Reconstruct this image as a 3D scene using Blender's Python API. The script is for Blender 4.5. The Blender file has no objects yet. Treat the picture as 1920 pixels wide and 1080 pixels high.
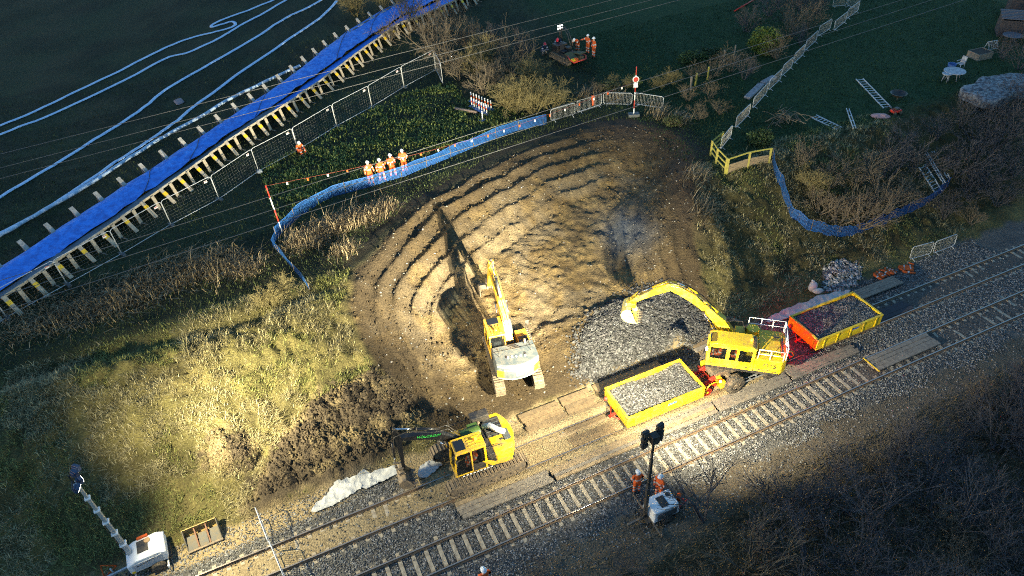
import bpy, bmesh, math, random
import numpy as np
from mathutils import Vector, Matrix

SC = bpy.context.scene
COL = SC.collection
R = math.radians
random.seed(7)
RNG = np.random.default_rng(11)

# ------------------------------------------------------------------ camera (a drone about 31 m above the rails)
CAM_H, CAM_F, CAM_PITCH, CAM_ROLL = 31.21, 1301.0, R(39.62), R(-4.11)
_c, _s = math.cos(CAM_ROLL), math.sin(CAM_ROLL)
FW = np.array([0, math.cos(CAM_PITCH), -math.sin(CAM_PITCH)])
_U0 = np.array([0, math.sin(CAM_PITCH), math.cos(CAM_PITCH)])
_R0 = np.array([1.0, 0, 0])
RT = _c * _R0 + _s * _U0
UP = -_s * _R0 + _c * _U0
EYE = np.array([0, 0, CAM_H])
cam = bpy.data.cameras.new('camera')
cam.sensor_width = 36.0
cam.lens = 36.0 * CAM_F / 1920.0
cam.clip_start, cam.clip_end = 0.5, 2000.0
cam_ob = bpy.data.objects.new('camera', cam)
COL.objects.link(cam_ob)
cam_ob.matrix_world = Matrix(((RT[0], UP[0], -FW[0], EYE[0]), (RT[1], UP[1], -FW[1], EYE[1]), (RT[2], UP[2], -FW[2], EYE[2]), (0, 0, 0, 1)))
SC.camera = cam_ob

# ------------------------------------------------------------------ dusk sky, faint last daylight, exposure
world = bpy.data.worlds.new('World')
SC.world = world
world.use_nodes = True
wn = world.node_tree
wn.nodes.clear()
sky = wn.nodes.new('ShaderNodeTexSky')
sky.sky_type = 'NISHITA'
sky.sun_disc = False
SUN_EL, SUN_AZ = R(4.0), R(250)
sky.sun_elevation = SUN_EL
sky.sun_rotation = SUN_AZ
sky.air_density, sky.dust_density, sky.ozone_density = 1.2, 0.6, 3.5
bg = wn.nodes.new('ShaderNodeBackground')
bg.inputs['Strength'].default_value = 0.15
wo = wn.nodes.new('ShaderNodeOutputWorld')
wn.links.new(sky.outputs[0], bg.inputs[0])
wn.links.new(bg.outputs[0], wo.inputs[0])
sun = bpy.data.lights.new('sun', 'SUN')
sun.energy = 0.012
sun.angle = R(12)
sun.color = (1.0, 0.75, 0.55)
sun_ob = bpy.data.objects.new('sun', sun)
COL.objects.link(sun_ob)
sun_ob.rotation_euler = (R(90) - SUN_EL, 0, math.pi - SUN_AZ)
sun_ob.location = (0, 0, 60)
SC.view_settings.view_transform = 'Standard'
SC.view_settings.look = 'None'
SC.view_settings.gamma = 1.0
SC.view_settings.exposure = 2.15
SC.view_settings.use_curve_mapping = False
SC.cycles.use_denoising = False
SC.cycles.filter_width = 1.1
SC.cycles.max_bounces = 5
SC.cycles.diffuse_bounces = 2
SC.cycles.glossy_bounces = 2
SC.cycles.transmission_bounces = 3
SC.cycles.transparent_max_bounces = 12
SC.cycles.use_adaptive_sampling = True
SC.cycles.adaptive_threshold = 0.012
SC.cycles.sample_clamp_indirect = 4.0

# ------------------------------------------------------------------ site frame: u runs along the railway, n away from it (up the bank)
YAW = R(21.46)
DU = np.array([math.cos(YAW), math.sin(YAW)])
DN = np.array([-DU[1], DU[0]])
N1, N2 = 21.63, 18.24          # centre lines of the two tracks
def W(u, n, z=0.0):
    p = DU * u + DN * n
    return Vector((p[0], p[1], z))
def UN(x, y):
    return x * DU[0] + y * DU[1], x * DN[0] + y * DN[1]

# ------------------------------------------------------------------ noise
def _hash(ix, iy, seed):
    h = (ix.astype(np.int64) * 374761393 + iy.astype(np.int64) * 668265263 + seed * 1442695041) & 0xFFFFFFFF
    h = ((h ^ (h >> 13)) * 1274126177) & 0xFFFFFFFF
    h = h ^ (h >> 16)
    return (h & 0xFFFFFF) / float(0xFFFFFF)
def vnoise(x, y, seed=0):
    x = np.asarray(x, float); y = np.asarray(y, float)
    ix = np.floor(x).astype(np.int64); iy = np.floor(y).astype(np.int64)
    fx = x - ix; fy = y - iy
    fx = fx * fx * fx * (fx * (fx * 6 - 15) + 10); fy = fy * fy * fy * (fy * (fy * 6 - 15) + 10)
    a = _hash(ix, iy, seed); b = _hash(ix + 1, iy, seed); c = _hash(ix, iy + 1, seed); d = _hash(ix + 1, iy + 1, seed)
    return (a + (b - a) * fx) * (1 - fy) + (c + (d - c) * fx) * fy
def fbm(x, y, seed=0, oct=4, gain=0.5):
    v = 0.0; a = 1.0; t = 0.0
    ca, sa = math.cos(0.6), math.sin(0.6)
    for i in range(oct):
        v = v + a * vnoise(x, y, seed + i * 17); t += a; a *= gain
        x, y = (x * ca - y * sa) * 2.03 + 5.2, (x * sa + y * ca) * 2.03 + 1.7
    return v / t
def ridged(x, y, seed=0, oct=3):
    v = 0.0; a = 1.0; t = 0.0
    for i in range(oct):
        v = v + a * (1 - np.abs(2 * vnoise(x, y, seed + i * 31) - 1)); t += a; a *= 0.5
        x, y = x * 2.1 + 3.1, y * 2.1 + 7.7
    return v / t
def sstep(a, b, x):
    t = np.clip((x - a) / (b - a), 0, 1)
    return t * t * (3 - 2 * t)

# ------------------------------------------------------------------ ground heights
def base_h(u, n):
    top = 5.0 + 0.028 * np.clip(n - 36, 0, 90)
    t = np.clip((n - 24.9) / 9.4, 0, 1)
    z = top * (0.45 * t + 0.55 * t * t * (3 - 2 * t)) - 0.12 * (1 - sstep(24, 25.5, n))
    z = z + 3.8 * np.clip((13.2 - n) / 10.5, 0, 2) ** 1.15            # the near bank
    d = np.exp(-((n - 34.9 - 0.4 * np.sin(u * 0.35)) / 0.7) ** 2) * (1 - sstep(-1, 3, u))
    return z - 0.55 * d

def ray(px, py):
    return FW + RT * (px - 960) / CAM_F - UP * (py - 540) / CAM_F
def march(px, py, hf):
    d = ray(px, py)
    t = np.linspace(15, 190, 900)
    for k in range(3):
        P = EYE[None, :] + d[None, :] * t[:, None]
        u, n = UN(P[:, 0], P[:, 1])
        below = P[:, 2] < hf(u, n)
        i = int(np.argmax(below)) if below.any() else len(t) - 1
        i = max(i, 1)
        t = np.linspace(t[i - 1], t[i], 60)
    p = EYE + d * t[-1]
    return p
def poly_un(pts, hf=base_h):
    out = []
    for px, py in pts:
        p = march(px, py, hf)
        out.append(UN(p[0], p[1]))
    return np.array(out)
def sdf(u, n, poly):
    """signed distance, positive inside"""
    u = np.asarray(u, float); n = np.asarray(n, float)
    dmin = np.full(u.shape, 1e9); inside = np.zeros(u.shape, bool)
    m = len(poly)
    for i in range(m):
        ax, ay = poly[i]; bx, by = poly[(i + 1) % m]
        ex, ey = bx - ax, by - ay
        t = np.clip(((u - ax) * ex + (n - ay) * ey) / (ex * ex + ey * ey + 1e-9), 0, 1)
        dmin = np.minimum(dmin, np.hypot(u - ax - t * ex, n - ay - t * ey))
        cond = ((ay > n) != (by > n)) & (u < (bx - ax) * (n - ay) / (by - ay + 1e-12) + ax)
        inside ^= cond
    return np.where(inside, dmin, -dmin)

BOWL = poly_un([(760, 800), (715, 700), (672, 640), (655, 570), (668, 510), (715, 445), (790, 385), (880, 330), (980, 278), (1090, 243), (1190, 232),
                (1262, 245), (1300, 285), (1298, 350), (1306, 430), (1318, 520), (1345, 590)]).tolist()
BOWL += [[22.5, 24.4], [6.0, 24.4]]
BOWL = np.array(BOWL)
SPOIL = [poly_un([(372, 850), (402, 815), (452, 806), (486, 838), (474, 880), (424, 892), (380, 882)]),
         poly_un([(445, 968), (485, 880), (530, 805), (600, 742), (700, 690), (770, 730), (800, 775), (765, 810), (755, 850), (700, 885), (640, 912), (560, 935), (510, 962)])]
HEAP = poly_un([(1088, 700), (1088, 645), (1112, 602), (1150, 572), (1190, 552), (1245, 556), (1292, 575), (1326, 612), (1290, 668), (1140, 718)],
               lambda u, n: 0.3 + 0.22 * np.clip(n - 26.5, 0, 20))

def floor_h(u, n):
    return -0.02 + 0.24 * np.clip(n - 26.2, 0, 30) ** 1.0 * 0.95
def smooth_h(u, n):
    b = base_h(u, n)
    s = sdf(u, n, BOWL) + (fbm(u * 0.35, n * 0.35, 5, 3) - 0.5) * 0.8
    wid = 5.4
    t = np.clip(s / wid, 0, 1)
    terr = (0.12 + 0.88 * sstep(27.0, 22.5, u) * sstep(27.0, 30.0, n)) * (0.45 + 1.0 * fbm(u * 0.22, n * 0.22, 14, 2))
    w0 = np.clip(7 * t, 0, 1) * np.clip(7 * (1 - t), 0, 1)
    q = t * 5.0 + 0.55 * (fbm(u * 0.16, n * 0.16, 9, 2) - 0.5) * w0
    fr = q - np.floor(q)
    st = (np.floor(q) + sstep(0.55, 0.98, fr)) / 5.0
    t = np.clip(t + (st - t) * np.clip(0.46 * terr, 0, 0.7), 0, 1)
    lip = 0.17 * terr * np.exp(-((fr - 0.42) / 0.11) ** 2) * w0 * (0.5 + 1.0 * fbm(u * 0.8, n * 0.8, 12, 2))
    f = np.minimum(floor_h(u, n), b)
    return np.where(s > 0, b + (f - b) * t + lip, b), s
def height(u, n, detail=True):
    u = np.asarray(u, float); n = np.asarray(n, float)
    z, s = smooth_h(u, n)
    inb = sstep(0.0, 1.0, s)
    sp = np.zeros_like(z)
    for P in SPOIL:
        sp = np.maximum(sp, sstep(-0.4, 1.2, sdf(u, n, P)))
    hp = sstep(-0.8, 1.6, sdf(u, n, HEAP))
    z = z + 0.45 * hp + sp * (0.18 + 0.7 * fbm(u * 0.55, n * 0.55, 21, 3) ** 1.5)
    bank = sstep(25.2, 27, n)
    z = z + bank * (1 - inb) * (fbm(u * 0.3, n * 0.3, 3, 3) - 0.5) * (0.7 - 0.5 * sstep(33, 37, n))
    z = z + inb * sstep(24.6, 27, n) * (fbm(u * 0.45, n * 0.45, 40, 3) - 0.5) * 0.28
    near = sstep(14.6, 12.5, n)
    z = z + near * (fbm(u * 0.35, n * 0.35, 44, 3) - 0.5) * 0.8
    if detail:
        w = inb * sstep(24.4, 26, n) * (0.45 + 0.55 * sstep(3.0, 6.5, s))
        rut = ridged(u * 1.15 + 1.6 * fbm(u * 0.3, n * 0.3, 61, 2), n * 0.75, 62, 3)
        z = z + w * ((rut - 0.55) * 0.08 + (fbm(u * 2.3, n * 2.3, 63, 4) - 0.5) * 0.30)
        lin = ridged((u * 0.5 + n * 0.86) * 2.3 + fbm(u * .7, n * .7, 65, 2) * 2, (u * 0.86 - n * 0.5) * 0.7, 66, 2)
        z = z + w * ((lin - 0.6) * 0.13 * sstep(.42, .6, fbm(u * .35, n * .35, 68, 2)) + (ridged(u * 4.2, n * 4.2, 67, 2) - 0.5) * 0.13)
        z = z + sp * ((ridged(u * 1.9, n * 1.9, 71, 3) - 0.5) * 0.40 + (fbm(u * 4.3, n * 4.3, 72, 2) - 0.5) * 0.30)
        z = z + bank * (1 - inb) * (1 - sp) * (1 - sstep(33, 37, n)) * (fbm(u * 1.6, n * 1.6, 73, 3) - 0.5) * 0.62 + bank * (1 - inb) * (1 - sp) * (1 - sstep(33, 37, n)) * (ridged(u * 3.0, n * 3.0, 75, 2) - 0.5) * 0.22
        z = z + bank * (1 - inb) * sstep(33, 37, n) * (fbm(u * 1.1, n * 1.1, 74, 3) - 0.5) * 0.08
    z = z + 1.0 * np.exp(-(((u - 20.6) / .75) ** 2 + ((n - 24.9) / .7) ** 2))      # small heap by the wagon
    # track bed: two low ballast ridges
    tb = sstep(24.9, 24.3, n) * sstep(14.6, 15.3, n)
    d1 = np.abs(n - N1); d2 = np.abs(n - N2)
    bed = -0.34 + 0.16 * np.maximum(sstep(2.0, 1.2, d1), sstep(2.0, 1.2, d2))
    bed = bed - 0.06 * np.maximum(sstep(0.80, 0.74, d1), sstep(0.80, 0.74, d2))
    silt = np.maximum(sstep(0.85, 0.7, d1) * np.maximum(sstep(7, 5, u) * 1.15, sstep(28, 31, u)), sstep(0.85, 0.7, d2) * sstep(26, 30, u))
    bed = bed + silt * (0.045 + 0.03 * (fbm(u * 1.5, n * 1.5, 83, 2) - 0.5))
    mud = sstep(2.5, 4.5, u + 0.9 * (n - 22)) * sstep(20.1, 20.5, n) * sstep(29.0, 27.0, u)
    bed = bed + mud * (0.25 + (fbm(u * 1.3, n * 1.3, 81, 3) - 0.5) * 0.09 - 0.06 * sstep(22.6, 23.4, n))
    gap = np.minimum(np.abs(n - N1 + 0.7525), np.abs(n - N1 - 0.7525))
    bed = bed - mud * 0.08 * sstep(0.22, 0.08, gap)
    z = np.where(tb > 0, z * (1 - tb) + bed * tb, z)
    return z
def hz(x, y):
    u, n = UN(np.array([x], float), np.array([y], float))
    return float(height(u, n)[0])
def at(px, py, dz=0.0):
    """the place on the ground that is seen at a point of the photograph"""
    p = march(px, py, height)
    return Vector((p[0], p[1], hz(p[0], p[1]) + dz))
def atz(px, py, z):
    d = ray(px, py); p = EYE + d * ((z - CAM_H) / d[2])
    return Vector(p)

# ------------------------------------------------------------------ materials
MATS = {}
def mat(name, col, rough=0.6, metal=0.0, col2=None, scale=6.0, amount=0.5, bump=0.0, bscale=None, spec=0.5, coord='Object', emit=None, estr=0.0, alpha=None, lo=0.42, hi=0.62):
    if name in MATS: return MATS[name]
    m = bpy.data.materials.new(name); m.use_nodes = True
    nt = m.node_tree; L = nt.links.new
    b = nt.nodes['Principled BSDF']
    b.inputs['Roughness'].default_value = rough
    b.inputs['Metallic'].default_value = metal
    b.inputs['Specular IOR Level'].default_value = spec
    b.inputs['Base Color'].default_value = (*col, 1)
    if col2 is not None or bump:
        tc = nt.nodes.new('ShaderNodeTexCoord')
        nz = nt.nodes.new('ShaderNodeTexNoise'); nz.inputs['Scale'].default_value = scale; nz.inputs['Detail'].default_value = 8
        nz.inputs['Roughness'].default_value = 0.72
        L(tc.outputs[coord], nz.inputs['Vector'])
    if col2 is not None:
        rp = nt.nodes.new('ShaderNodeValToRGB')
        rp.color_ramp.elements[0].position = lo; rp.color_ramp.elements[1].position = hi
        rp.color_ramp.elements[0].color = (*col, 1)
        c2 = tuple(col[i] + (col2[i] - col[i]) * amount for i in range(3))
        rp.color_ramp.elements[1].color = (*c2, 1)
        L(nz.outputs['Fac'], rp.inputs[0]); L(rp.outputs[0], b.inputs['Base Color'])
        mr = nt.nodes.new('ShaderNodeMapRange'); mr.inputs['From Min'].default_value = lo; mr.inputs['From Max'].default_value = hi
        mr.inputs['To Min'].default_value = rough; mr.inputs['To Max'].default_value = min(1, rough + 0.3)
        L(nz.outputs['Fac'], mr.inputs[0]); L(mr.outputs[0], b.inputs['Roughness'])
    if bump:
        n2 = nt.nodes.new('ShaderNodeTexNoise'); n2.inputs['Scale'].default_value = bscale or scale * 3; n2.inputs['Detail'].default_value = 4
        L(tc.outputs[coord], n2.inputs['Vector'])
        bp = nt.nodes.new('ShaderNodeBump'); bp.inputs['Strength'].default_value = bump; bp.inputs['Distance'].default_value = 0.05
        L(n2.outputs['Fac'], bp.inputs['Height']); L(bp.outputs[0], b.inputs['Normal'])
    if emit is not None:
        b.inputs['Emission Color'].default_value = (*emit, 1); b.inputs['Emission Strength'].default_value = estr
    MATS[name] = m
    return m
def attr_mat(name, rough=0.9, vary=0.35, scale=9.0, bump=0.35, bscale=14.0, dist=0.06, spec=0.3, trans=0.0):
    """base colour from the mesh's own colour attribute, broken up by noise"""
    if name in MATS: return MATS[name]
    m = bpy.data.materials.new(name); m.use_nodes = True
    nt = m.node_tree; L = nt.links.new
    b = nt.nodes['Principled BSDF']; b.inputs['Roughness'].default_value = rough; b.inputs['Specular IOR Level'].default_value = spec
    at_ = nt.nodes.new('ShaderNodeAttribute'); at_.attribute_name = 'Col'
    if vary:
        tc = nt.nodes.new('ShaderNodeTexCoord')
        nz = nt.nodes.new('ShaderNodeTexNoise'); nz.inputs['Scale'].default_value = scale; nz.inputs['Detail'].default_value = 6; nz.inputs['Roughness'].default_value = 0.7
        L(tc.outputs['Object'], nz.inputs['Vector'])
        mr = nt.nodes.new('ShaderNodeMapRange'); mr.inputs['From Min'].default_value = 0.3; mr.inputs['From Max'].default_value = 0.7
        mr.inputs['To Min'].default_value = 1 - vary; mr.inputs['To Max'].default_value = 1 + vary
        L(nz.outputs['Fac'], mr.inputs[0])
        mx = nt.nodes.new('ShaderNodeVectorMath'); mx.operation = 'SCALE'
        L(at_.outputs['Color'], mx.inputs[0]); L(mr.outputs[0], mx.inputs['Scale'])
        L(mx.outputs[0], b.inputs['Base Color'])
        n2 = nt.nodes.new('ShaderNodeTexNoise'); n2.inputs['Scale'].default_value = bscale; n2.inputs['Detail'].default_value = 5
        L(tc.outputs['Object'], n2.inputs['Vector'])
        bp = nt.nodes.new('ShaderNodeBump'); bp.inputs['Strength'].default_value = bump; bp.inputs['Distance'].default_value = dist
        L(n2.outputs['Fac'], bp.inputs['Height']); L(bp.outputs[0], b.inputs['Normal'])
    else:
        L(at_.outputs['Color'], b.inputs['Base Color'])
    MATS[name] = m
    return m
MUD = (0.20, 0.145, 0.08)
M_YEL = mat('yellow_paint', (0.66, 0.39, 0.010), 0.38, 0, MUD, 2.0, 0.9, lo=0.44, hi=0.68)
M_YELB = mat('bright_yellow_paint', (0.74, 0.49, 0.008), 0.36, 0, (0.26, 0.18, 0.07), 1.7, 0.9, lo=0.45, hi=0.70)
M_ORY = mat('amber_paint', (0.66, 0.34, 0.015), 0.4, 0, MUD, 2.0, 0.9, lo=0.44, hi=0.68)
M_BLK = mat('black_paint', (0.018, 0.018, 0.020), 0.4, 0, (0.08, 0.065, 0.045), 4, 0.8)
M_BOOM = mat('boom_black', (0.010, 0.011, 0.013), 0.3, 0, (0.05, 0.042, 0.03), 4, 0.6, lo=0.5, hi=0.75)
M_RUB = mat('rubber', (0.03, 0.03, 0.03), 0.85, 0, (0.17, 0.13, 0.08), 5, 0.9)
M_STEEL = mat('muddy_steel', (0.14, 0.12, 0.10), 0.55, 0.3, (0.30, 0.22, 0.13), 4, 0.95)
M_TRACK = mat('crawler_steel', (0.22, 0.165, 0.10), 0.75, 0.0, (0.09, 0.075, 0.06), 5, 0.8)
M_GREYP = mat('grey_paint', (0.055, 0.07, 0.078), 0.45, 0, (0.12, 0.11, 0.09), 4, 0.7)
M_WHT = mat('white_paint', (0.78, 0.78, 0.76), 0.42, 0, (0.45, 0.42, 0.36), 4, 0.6, lo=0.5, hi=0.75)
M_WHTR = mat('white_rail_paint', (0.82, 0.80, 0.76), 0.45)
M_GLASS = mat('cab_glass', (0.012, 0.014, 0.016), 0.06, 0, spec=0.7)
M_CHROME = mat('chrome', (0.75, 0.75, 0.76), 0.16, 1.0)
M_GALV = mat('galvanised', (0.55, 0.57, 0.58), 0.42, 0.7, (0.35, 0.34, 0.32), 8, 0.6)
M_GALVP = mat('galvanised_pale', (0.62, 0.64, 0.66), 0.5, 0.25, (0.4, 0.4, 0.38), 8, 0.6)
M_RED = mat('red_paint', (0.55, 0.022, 0.012), 0.42, 0, (0.18, 0.06, 0.03), 4, 0.7)
M_ORANGE = mat('hi_vis_orange', (0.66, 0.105, 0.012), 0.75, 0, (0.50, 0.075, 0.01), 14, 0.8, bump=0.25, bscale=22)
M_BAND = mat('reflective_band', (0.46, 0.46, 0.44), 0.45)
M_BOOT = mat('boot_leather', (0.02, 0.018, 0.016), 0.7)
M_NAVY = mat('navy_cloth', (0.02, 0.03, 0.07), 0.85, bump=0.2, bscale=20)
M_SKIN = mat('skin', (0.55, 0.33, 0.24), 0.55)
M_HELM = mat('helmet_white', (0.80, 0.80, 0.78), 0.3)
M_HELMR = mat('helmet_red', (0.6, 0.02, 0.04), 0.3)
M_EYE = mat('eye_dark', (0.01, 0.01, 0.01), 0.2)
M_WOOD = mat('sawn_timber', (0.30, 0.22, 0.125), 0.8, 0, (0.17, 0.125, 0.075), 5, 0.9, bump=0.15)
M_WOODG = mat('grey_timber', (0.24, 0.205, 0.155), 0.85, 0, (0.13, 0.11, 0.09), 5, 0.9, bump=0.15)
M_PALEW = mat('pale_timber', (0.46, 0.38, 0.27), 0.8, 0, (0.30, 0.25, 0.18), 5, 0.9, bump=0.15)
M_PALEG = mat('weathered_timber', (0.42, 0.39, 0.34), 0.85, 0, (0.26, 0.24, 0.2), 5, 0.9, bump=0.15)
M_WIRE = mat('fence_wire', (0.16, 0.17, 0.17), 0.6)
M_YTAPE = mat('yellow_mark', (0.80, 0.50, 0.02), 0.6)
M_TARP = mat('blue_tarp', (0.022, 0.23, 0.82), 0.45, 0, (0.03, 0.12, 0.46), 2.2, 0.9, bump=0.9, bscale=3.2)
M_BED = mat('channel_bed_mesh', (0.10, 0.14, 0.19), 0.8, 0, (0.10, 0.11, 0.11), 9, 0.9, bump=0.4, bscale=30)
M_NET = mat('blue_netting', (0.006, 0.065, 0.26), 0.6, 0, (0.010, 0.11, 0.36), 6, 0.9)
M_HOSE = mat('layflat_hose', (0.55, 0.70, 0.88), 0.6, 0, (0.28, 0.42, 0.62), 5, 0.8)
M_PIPE = mat('pale_pipe', (0.50, 0.62, 0.75), 0.5, 0, (0.30, 0.38, 0.48), 4, 0.8)
M_SHEET = mat('white_geotextile', (0.46, 0.46, 0.44), 0.85, 0, (0.40, 0.38, 0.34), 3.5, 0.8, bump=0.5, bscale=6, lo=0.48, hi=0.7)
M_CABLE = mat('cable', (0.11, 0.11, 0.11), 0.7)
M_BARK = mat('bark', (0.12, 0.092, 0.06), 0.9, 0, (0.20, 0.165, 0.11), 6, 0.9)
M_BARKG = mat('mossy_bark', (0.17, 0.145, 0.055), 0.9, 0, (0.26, 0.21, 0.10), 6, 0.9)
M_BARKD = mat('dark_bark', (0.055, 0.052, 0.054), 0.9, 0, (0.115, 0.108, 0.11), 6, 0.9)
M_RUST = mat('rail_steel', (0.16, 0.105, 0.06), 0.6, 0.35, (0.22, 0.15, 0.09), 3, 0.8)
M_RAILTOP = mat('rail_head_polished', (0.42, 0.36, 0.30), 0.32, 0.75)
M_SLEEP = mat('sleeper_concrete', (0.40, 0.34, 0.245), 0.85, 0, (0.20, 0.165, 0.12), 4, 0.9, bump=0.2)
M_OLIVE = mat('olive_panel', (0.05, 0.06, 0.02), 0.6, 0, (0.09, 0.08, 0.03), 4, 0.8)
M_YWOOD = mat('yellow_stained_timber', (0.36, 0.32, 0.05), 0.75, 0, (0.24, 0.20, 0.06), 4, 0.9)
M_DARKW = mat('dark_shed_timber', (0.035, 0.032, 0.036), 0.8, 0, (0.07, 0.06, 0.06), 4, 0.8)
M_PLASW = mat('white_plastic', (0.36, 0.38, 0.41), 0.5, 0, (0.15, 0.15, 0.16), 6, 0.7)
M_PINK = mat('faded_pink', (0.45, 0.24, 0.22), 0.7)
M_BLUEP = mat('blue_plastic', (0.02, 0.08, 0.25), 0.5)
M_LBLUE = mat('blue_board', (0.10, 0.22, 0.55), 0.55, 0, (0.2, 0.3, 0.55), 8, 0.6)

def pane_mat(name, tint=(0.55, 0.6, 0.6), clear=0.72):
    m = bpy.data.materials.new(name); m.use_nodes = True; nt = m.node_tree; L = nt.links.new
    b = nt.nodes['Principled BSDF']; b.inputs['Base Color'].default_value = (0.012, 0.014, 0.016, 1); b.inputs['Roughness'].default_value = 0.05
    t = nt.nodes.new('ShaderNodeBsdfTransparent'); t.inputs[0].default_value = (*tint, 1)
    x = nt.nodes.new('ShaderNodeMixShader'); x.inputs[0].default_value = clear
    L(b.outputs[0], x.inputs[1]); L(t.outputs[0], x.inputs[2]); L(x.outputs[0], nt.nodes['Material Output'].inputs['Surface'])
    MATS[name] = m
    return m
M_PANE = pane_mat('cab_pane')
M_INT = mat('cab_interior', (0.02, 0.02, 0.022), 0.8)
def lamp_mat(name, col, strength):
    return mat(name, col, 0.3, emit=col, estr=strength)

# ------------------------------------------------------------------ mesh builder
class MB:
    def __init__(s):
        s.v = []; s.f = []; s.m = []; s.mats = []; s.sm = []
    def slot(s, m):
        if m not in s.mats: s.mats.append(m)
        return s.mats.index(m)
    def add(s, vs, fs, m, smooth=False):
        k = len(s.v); i = s.slot(m)
        s.v += [tuple(v) for v in vs]
        for f in fs:
            s.f.append(tuple(k + a for a in f)); s.m.append(i); s.sm.append(smooth)
        return s
    def box(s, c, d, m, rot=None, taper=1.0):
        x, y, z = d[0] / 2, d[1] / 2, d[2] / 2
        vs = [Vector((sx * x * (taper if sz > 0 else 1), sy * y * (taper if sz > 0 else 1), sz * z)) for sz in (-1, 1) for sy in (-1, 1) for sx in (-1, 1)]
        if rot is not None:
            vs = [rot @ v for v in vs]
        c = Vector(c); vs = [v + c for v in vs]
        return s.add(vs, [(0, 2, 3, 1), (4, 5, 7, 6), (0, 1, 5, 4), (2, 6, 7, 3), (0, 4, 6, 2), (1, 3, 7, 5)], m)
    def beam(s, a, b, w, h, m, up=(0, 0, 1)):
        """bar from a to b, w across, h along up"""
        a = Vector(a); b = Vector(b); x = (b - a); L = x.length; x.normalize()
        y = Vector(up).cross(x)
        if y.length < 1e-4: y = Vector((0, 1, 0)).cross(x)
        y.normalize(); z = x.cross(y)
        rot = Matrix((x, y, z)).transposed()
        return s.box((a + b) / 2, (L, w, h), m, rot)
    def cyl(s, a, b, r, m, r2=None, n=10, caps=True, smooth=True):
        a = Vector(a); b = Vector(b); r2 = r if r2 is None else r2
        x = (b - a).normalized(); y = x.orthogonal().normalized(); z = x.cross(y)
        vs = []
        for p, rr in ((a, r), (b, r2)):
            for i in range(n):
                t = 2 * math.pi * i / n
                vs.append(p + (y * math.cos(t) + z * math.sin(t)) * rr)
        s.add(vs, [(i, (i + 1) % n, n + (i + 1) % n, n + i) for i in range(n)], m, smooth)
        if caps:
            k = len(s.v) - 2 * n; j = s.slot(m)
            s.f.append(tuple(k + i for i in reversed(range(n)))); s.m.append(j); s.sm.append(False)
            s.f.append(tuple(k + n + i for i in range(n))); s.m.append(j); s.sm.append(False)
        return s
    def tube(s, pts, r, m, n=6, closed=False, smooth=True):
        pts = [Vector(p) for p in pts]; K = len(pts)
        rs = r if isinstance(r, (list, tuple)) else [r] * K
        vs = []; prev = None
        for i, p in enumerate(pts):
            if closed: t = pts[(i + 1) % K] - pts[i - 1]
            else: t = pts[min(i + 1, K - 1)] - pts[max(i - 1, 0)]
            t.normalize()
            y = t.orthogonal().normalized() if prev is None else (prev - t * prev.dot(t))
            if y.length < 1e-5: y = t.orthogonal()
            y.normalize(); prev = y; z = t.cross(y)
            for j in range(n):
                a = 2 * math.pi * j / n
                vs.append(p + (y * math.cos(a) + z * math.sin(a)) * rs[i])
        fs = []
        for i in range(K if closed else K - 1):
            a = i * n; b = ((i + 1) % K) * n
            for j in range(n): fs.append((a + j, a + (j + 1) % n, b + (j + 1) % n, b + j))
        if not closed: fs += [tuple(reversed(range(n))), tuple((K - 1) * n + j for j in range(n))]
        return s.add(vs, fs, m, smooth)
    def prism(s, poly, y0, y1, m, axis='y'):
        """polygon in the xz plane (or xy for axis z) pushed from y0 to y1"""
        n = len(poly)
        if axis == 'y': vs = [(p[0], y, p[1]) for y in (y0, y1) for p in poly]
        elif axis == 'x': vs = [(y, p[0], p[1]) for y in (y0, y1) for p in poly]
        else: vs = [(p[0], p[1], y) for y in (y0, y1) for p in poly]
        fs = [tuple(range(n)), tuple(reversed(range(n, 2 * n)))] + [(i, n + i, n + (i + 1) % n, (i + 1) % n) for i in range(n)]
        return s.add(vs, fs, m)
    def grid(s, P, m, smooth=True, closed=False):
        """P: rows of points"""
        a = len(P); b = len(P[0])
        vs = [p for row in P for p in row]; fs = []
        for i in range(a - 1):
            for j in range(b - 1 if not closed else b):
                fs.append((i * b + j, i * b + (j + 1) % b, (i + 1) * b + (j + 1) % b, (i + 1) * b + j))
        return s.add(vs, fs, m, smooth)
    def ellipsoid(s, c, r, m, n=12, k=8, rot=None):
        c = Vector(c); rows = []
        for i in range(k + 1):
            th = math.pi * i / k; row = []
            for j in range(n):
                ph = 2 * math.pi * j / n
                v = Vector((r[0] * math.sin(th) * math.cos(ph), r[1] * math.sin(th) * math.sin(ph), r[2] * math.cos(th)))
                if rot is not None: v = rot @ v
                row.append(v + c)
            rows.append(row)
        return s.grid(rows, m, True, True)
    def mesh(s, name):
        me = bpy.data.meshes.new(name)
        me.from_pydata([tuple(v) for v in s.v], [], s.f)
        for m in s.mats: me.materials.append(m)
        me.polygons.foreach_set('material_index', s.m)
        me.polygons.foreach_set('use_smooth', s.sm)
        bm = bmesh.new(); bm.from_mesh(me)
        bmesh.ops.recalc_face_normals(bm, faces=bm.faces[:]); bm.to_mesh(me); bm.free()
        me.update()
        return me
    def build(s, name, parent=None, bevel=0.0, loc=None):
        o = bpy.data.objects.new(name, s.mesh(name)); COL.objects.link(o)
        if parent is not None: o.parent = parent
        if loc is not None: o.location = loc
        if bevel:
            b = o.modifiers.new('edges', 'BEVEL'); b.width = bevel; b.segments = 2; b.limit_method = 'ANGLE'; b.angle_limit = R(40)
        return o
def tag(o, label=None, cat=None, group=None, kind=None):
    if label: o['label'] = label
    if cat: o['category'] = cat
    if group: o['group'] = group
    if kind: o['kind'] = kind
    return o
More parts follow.
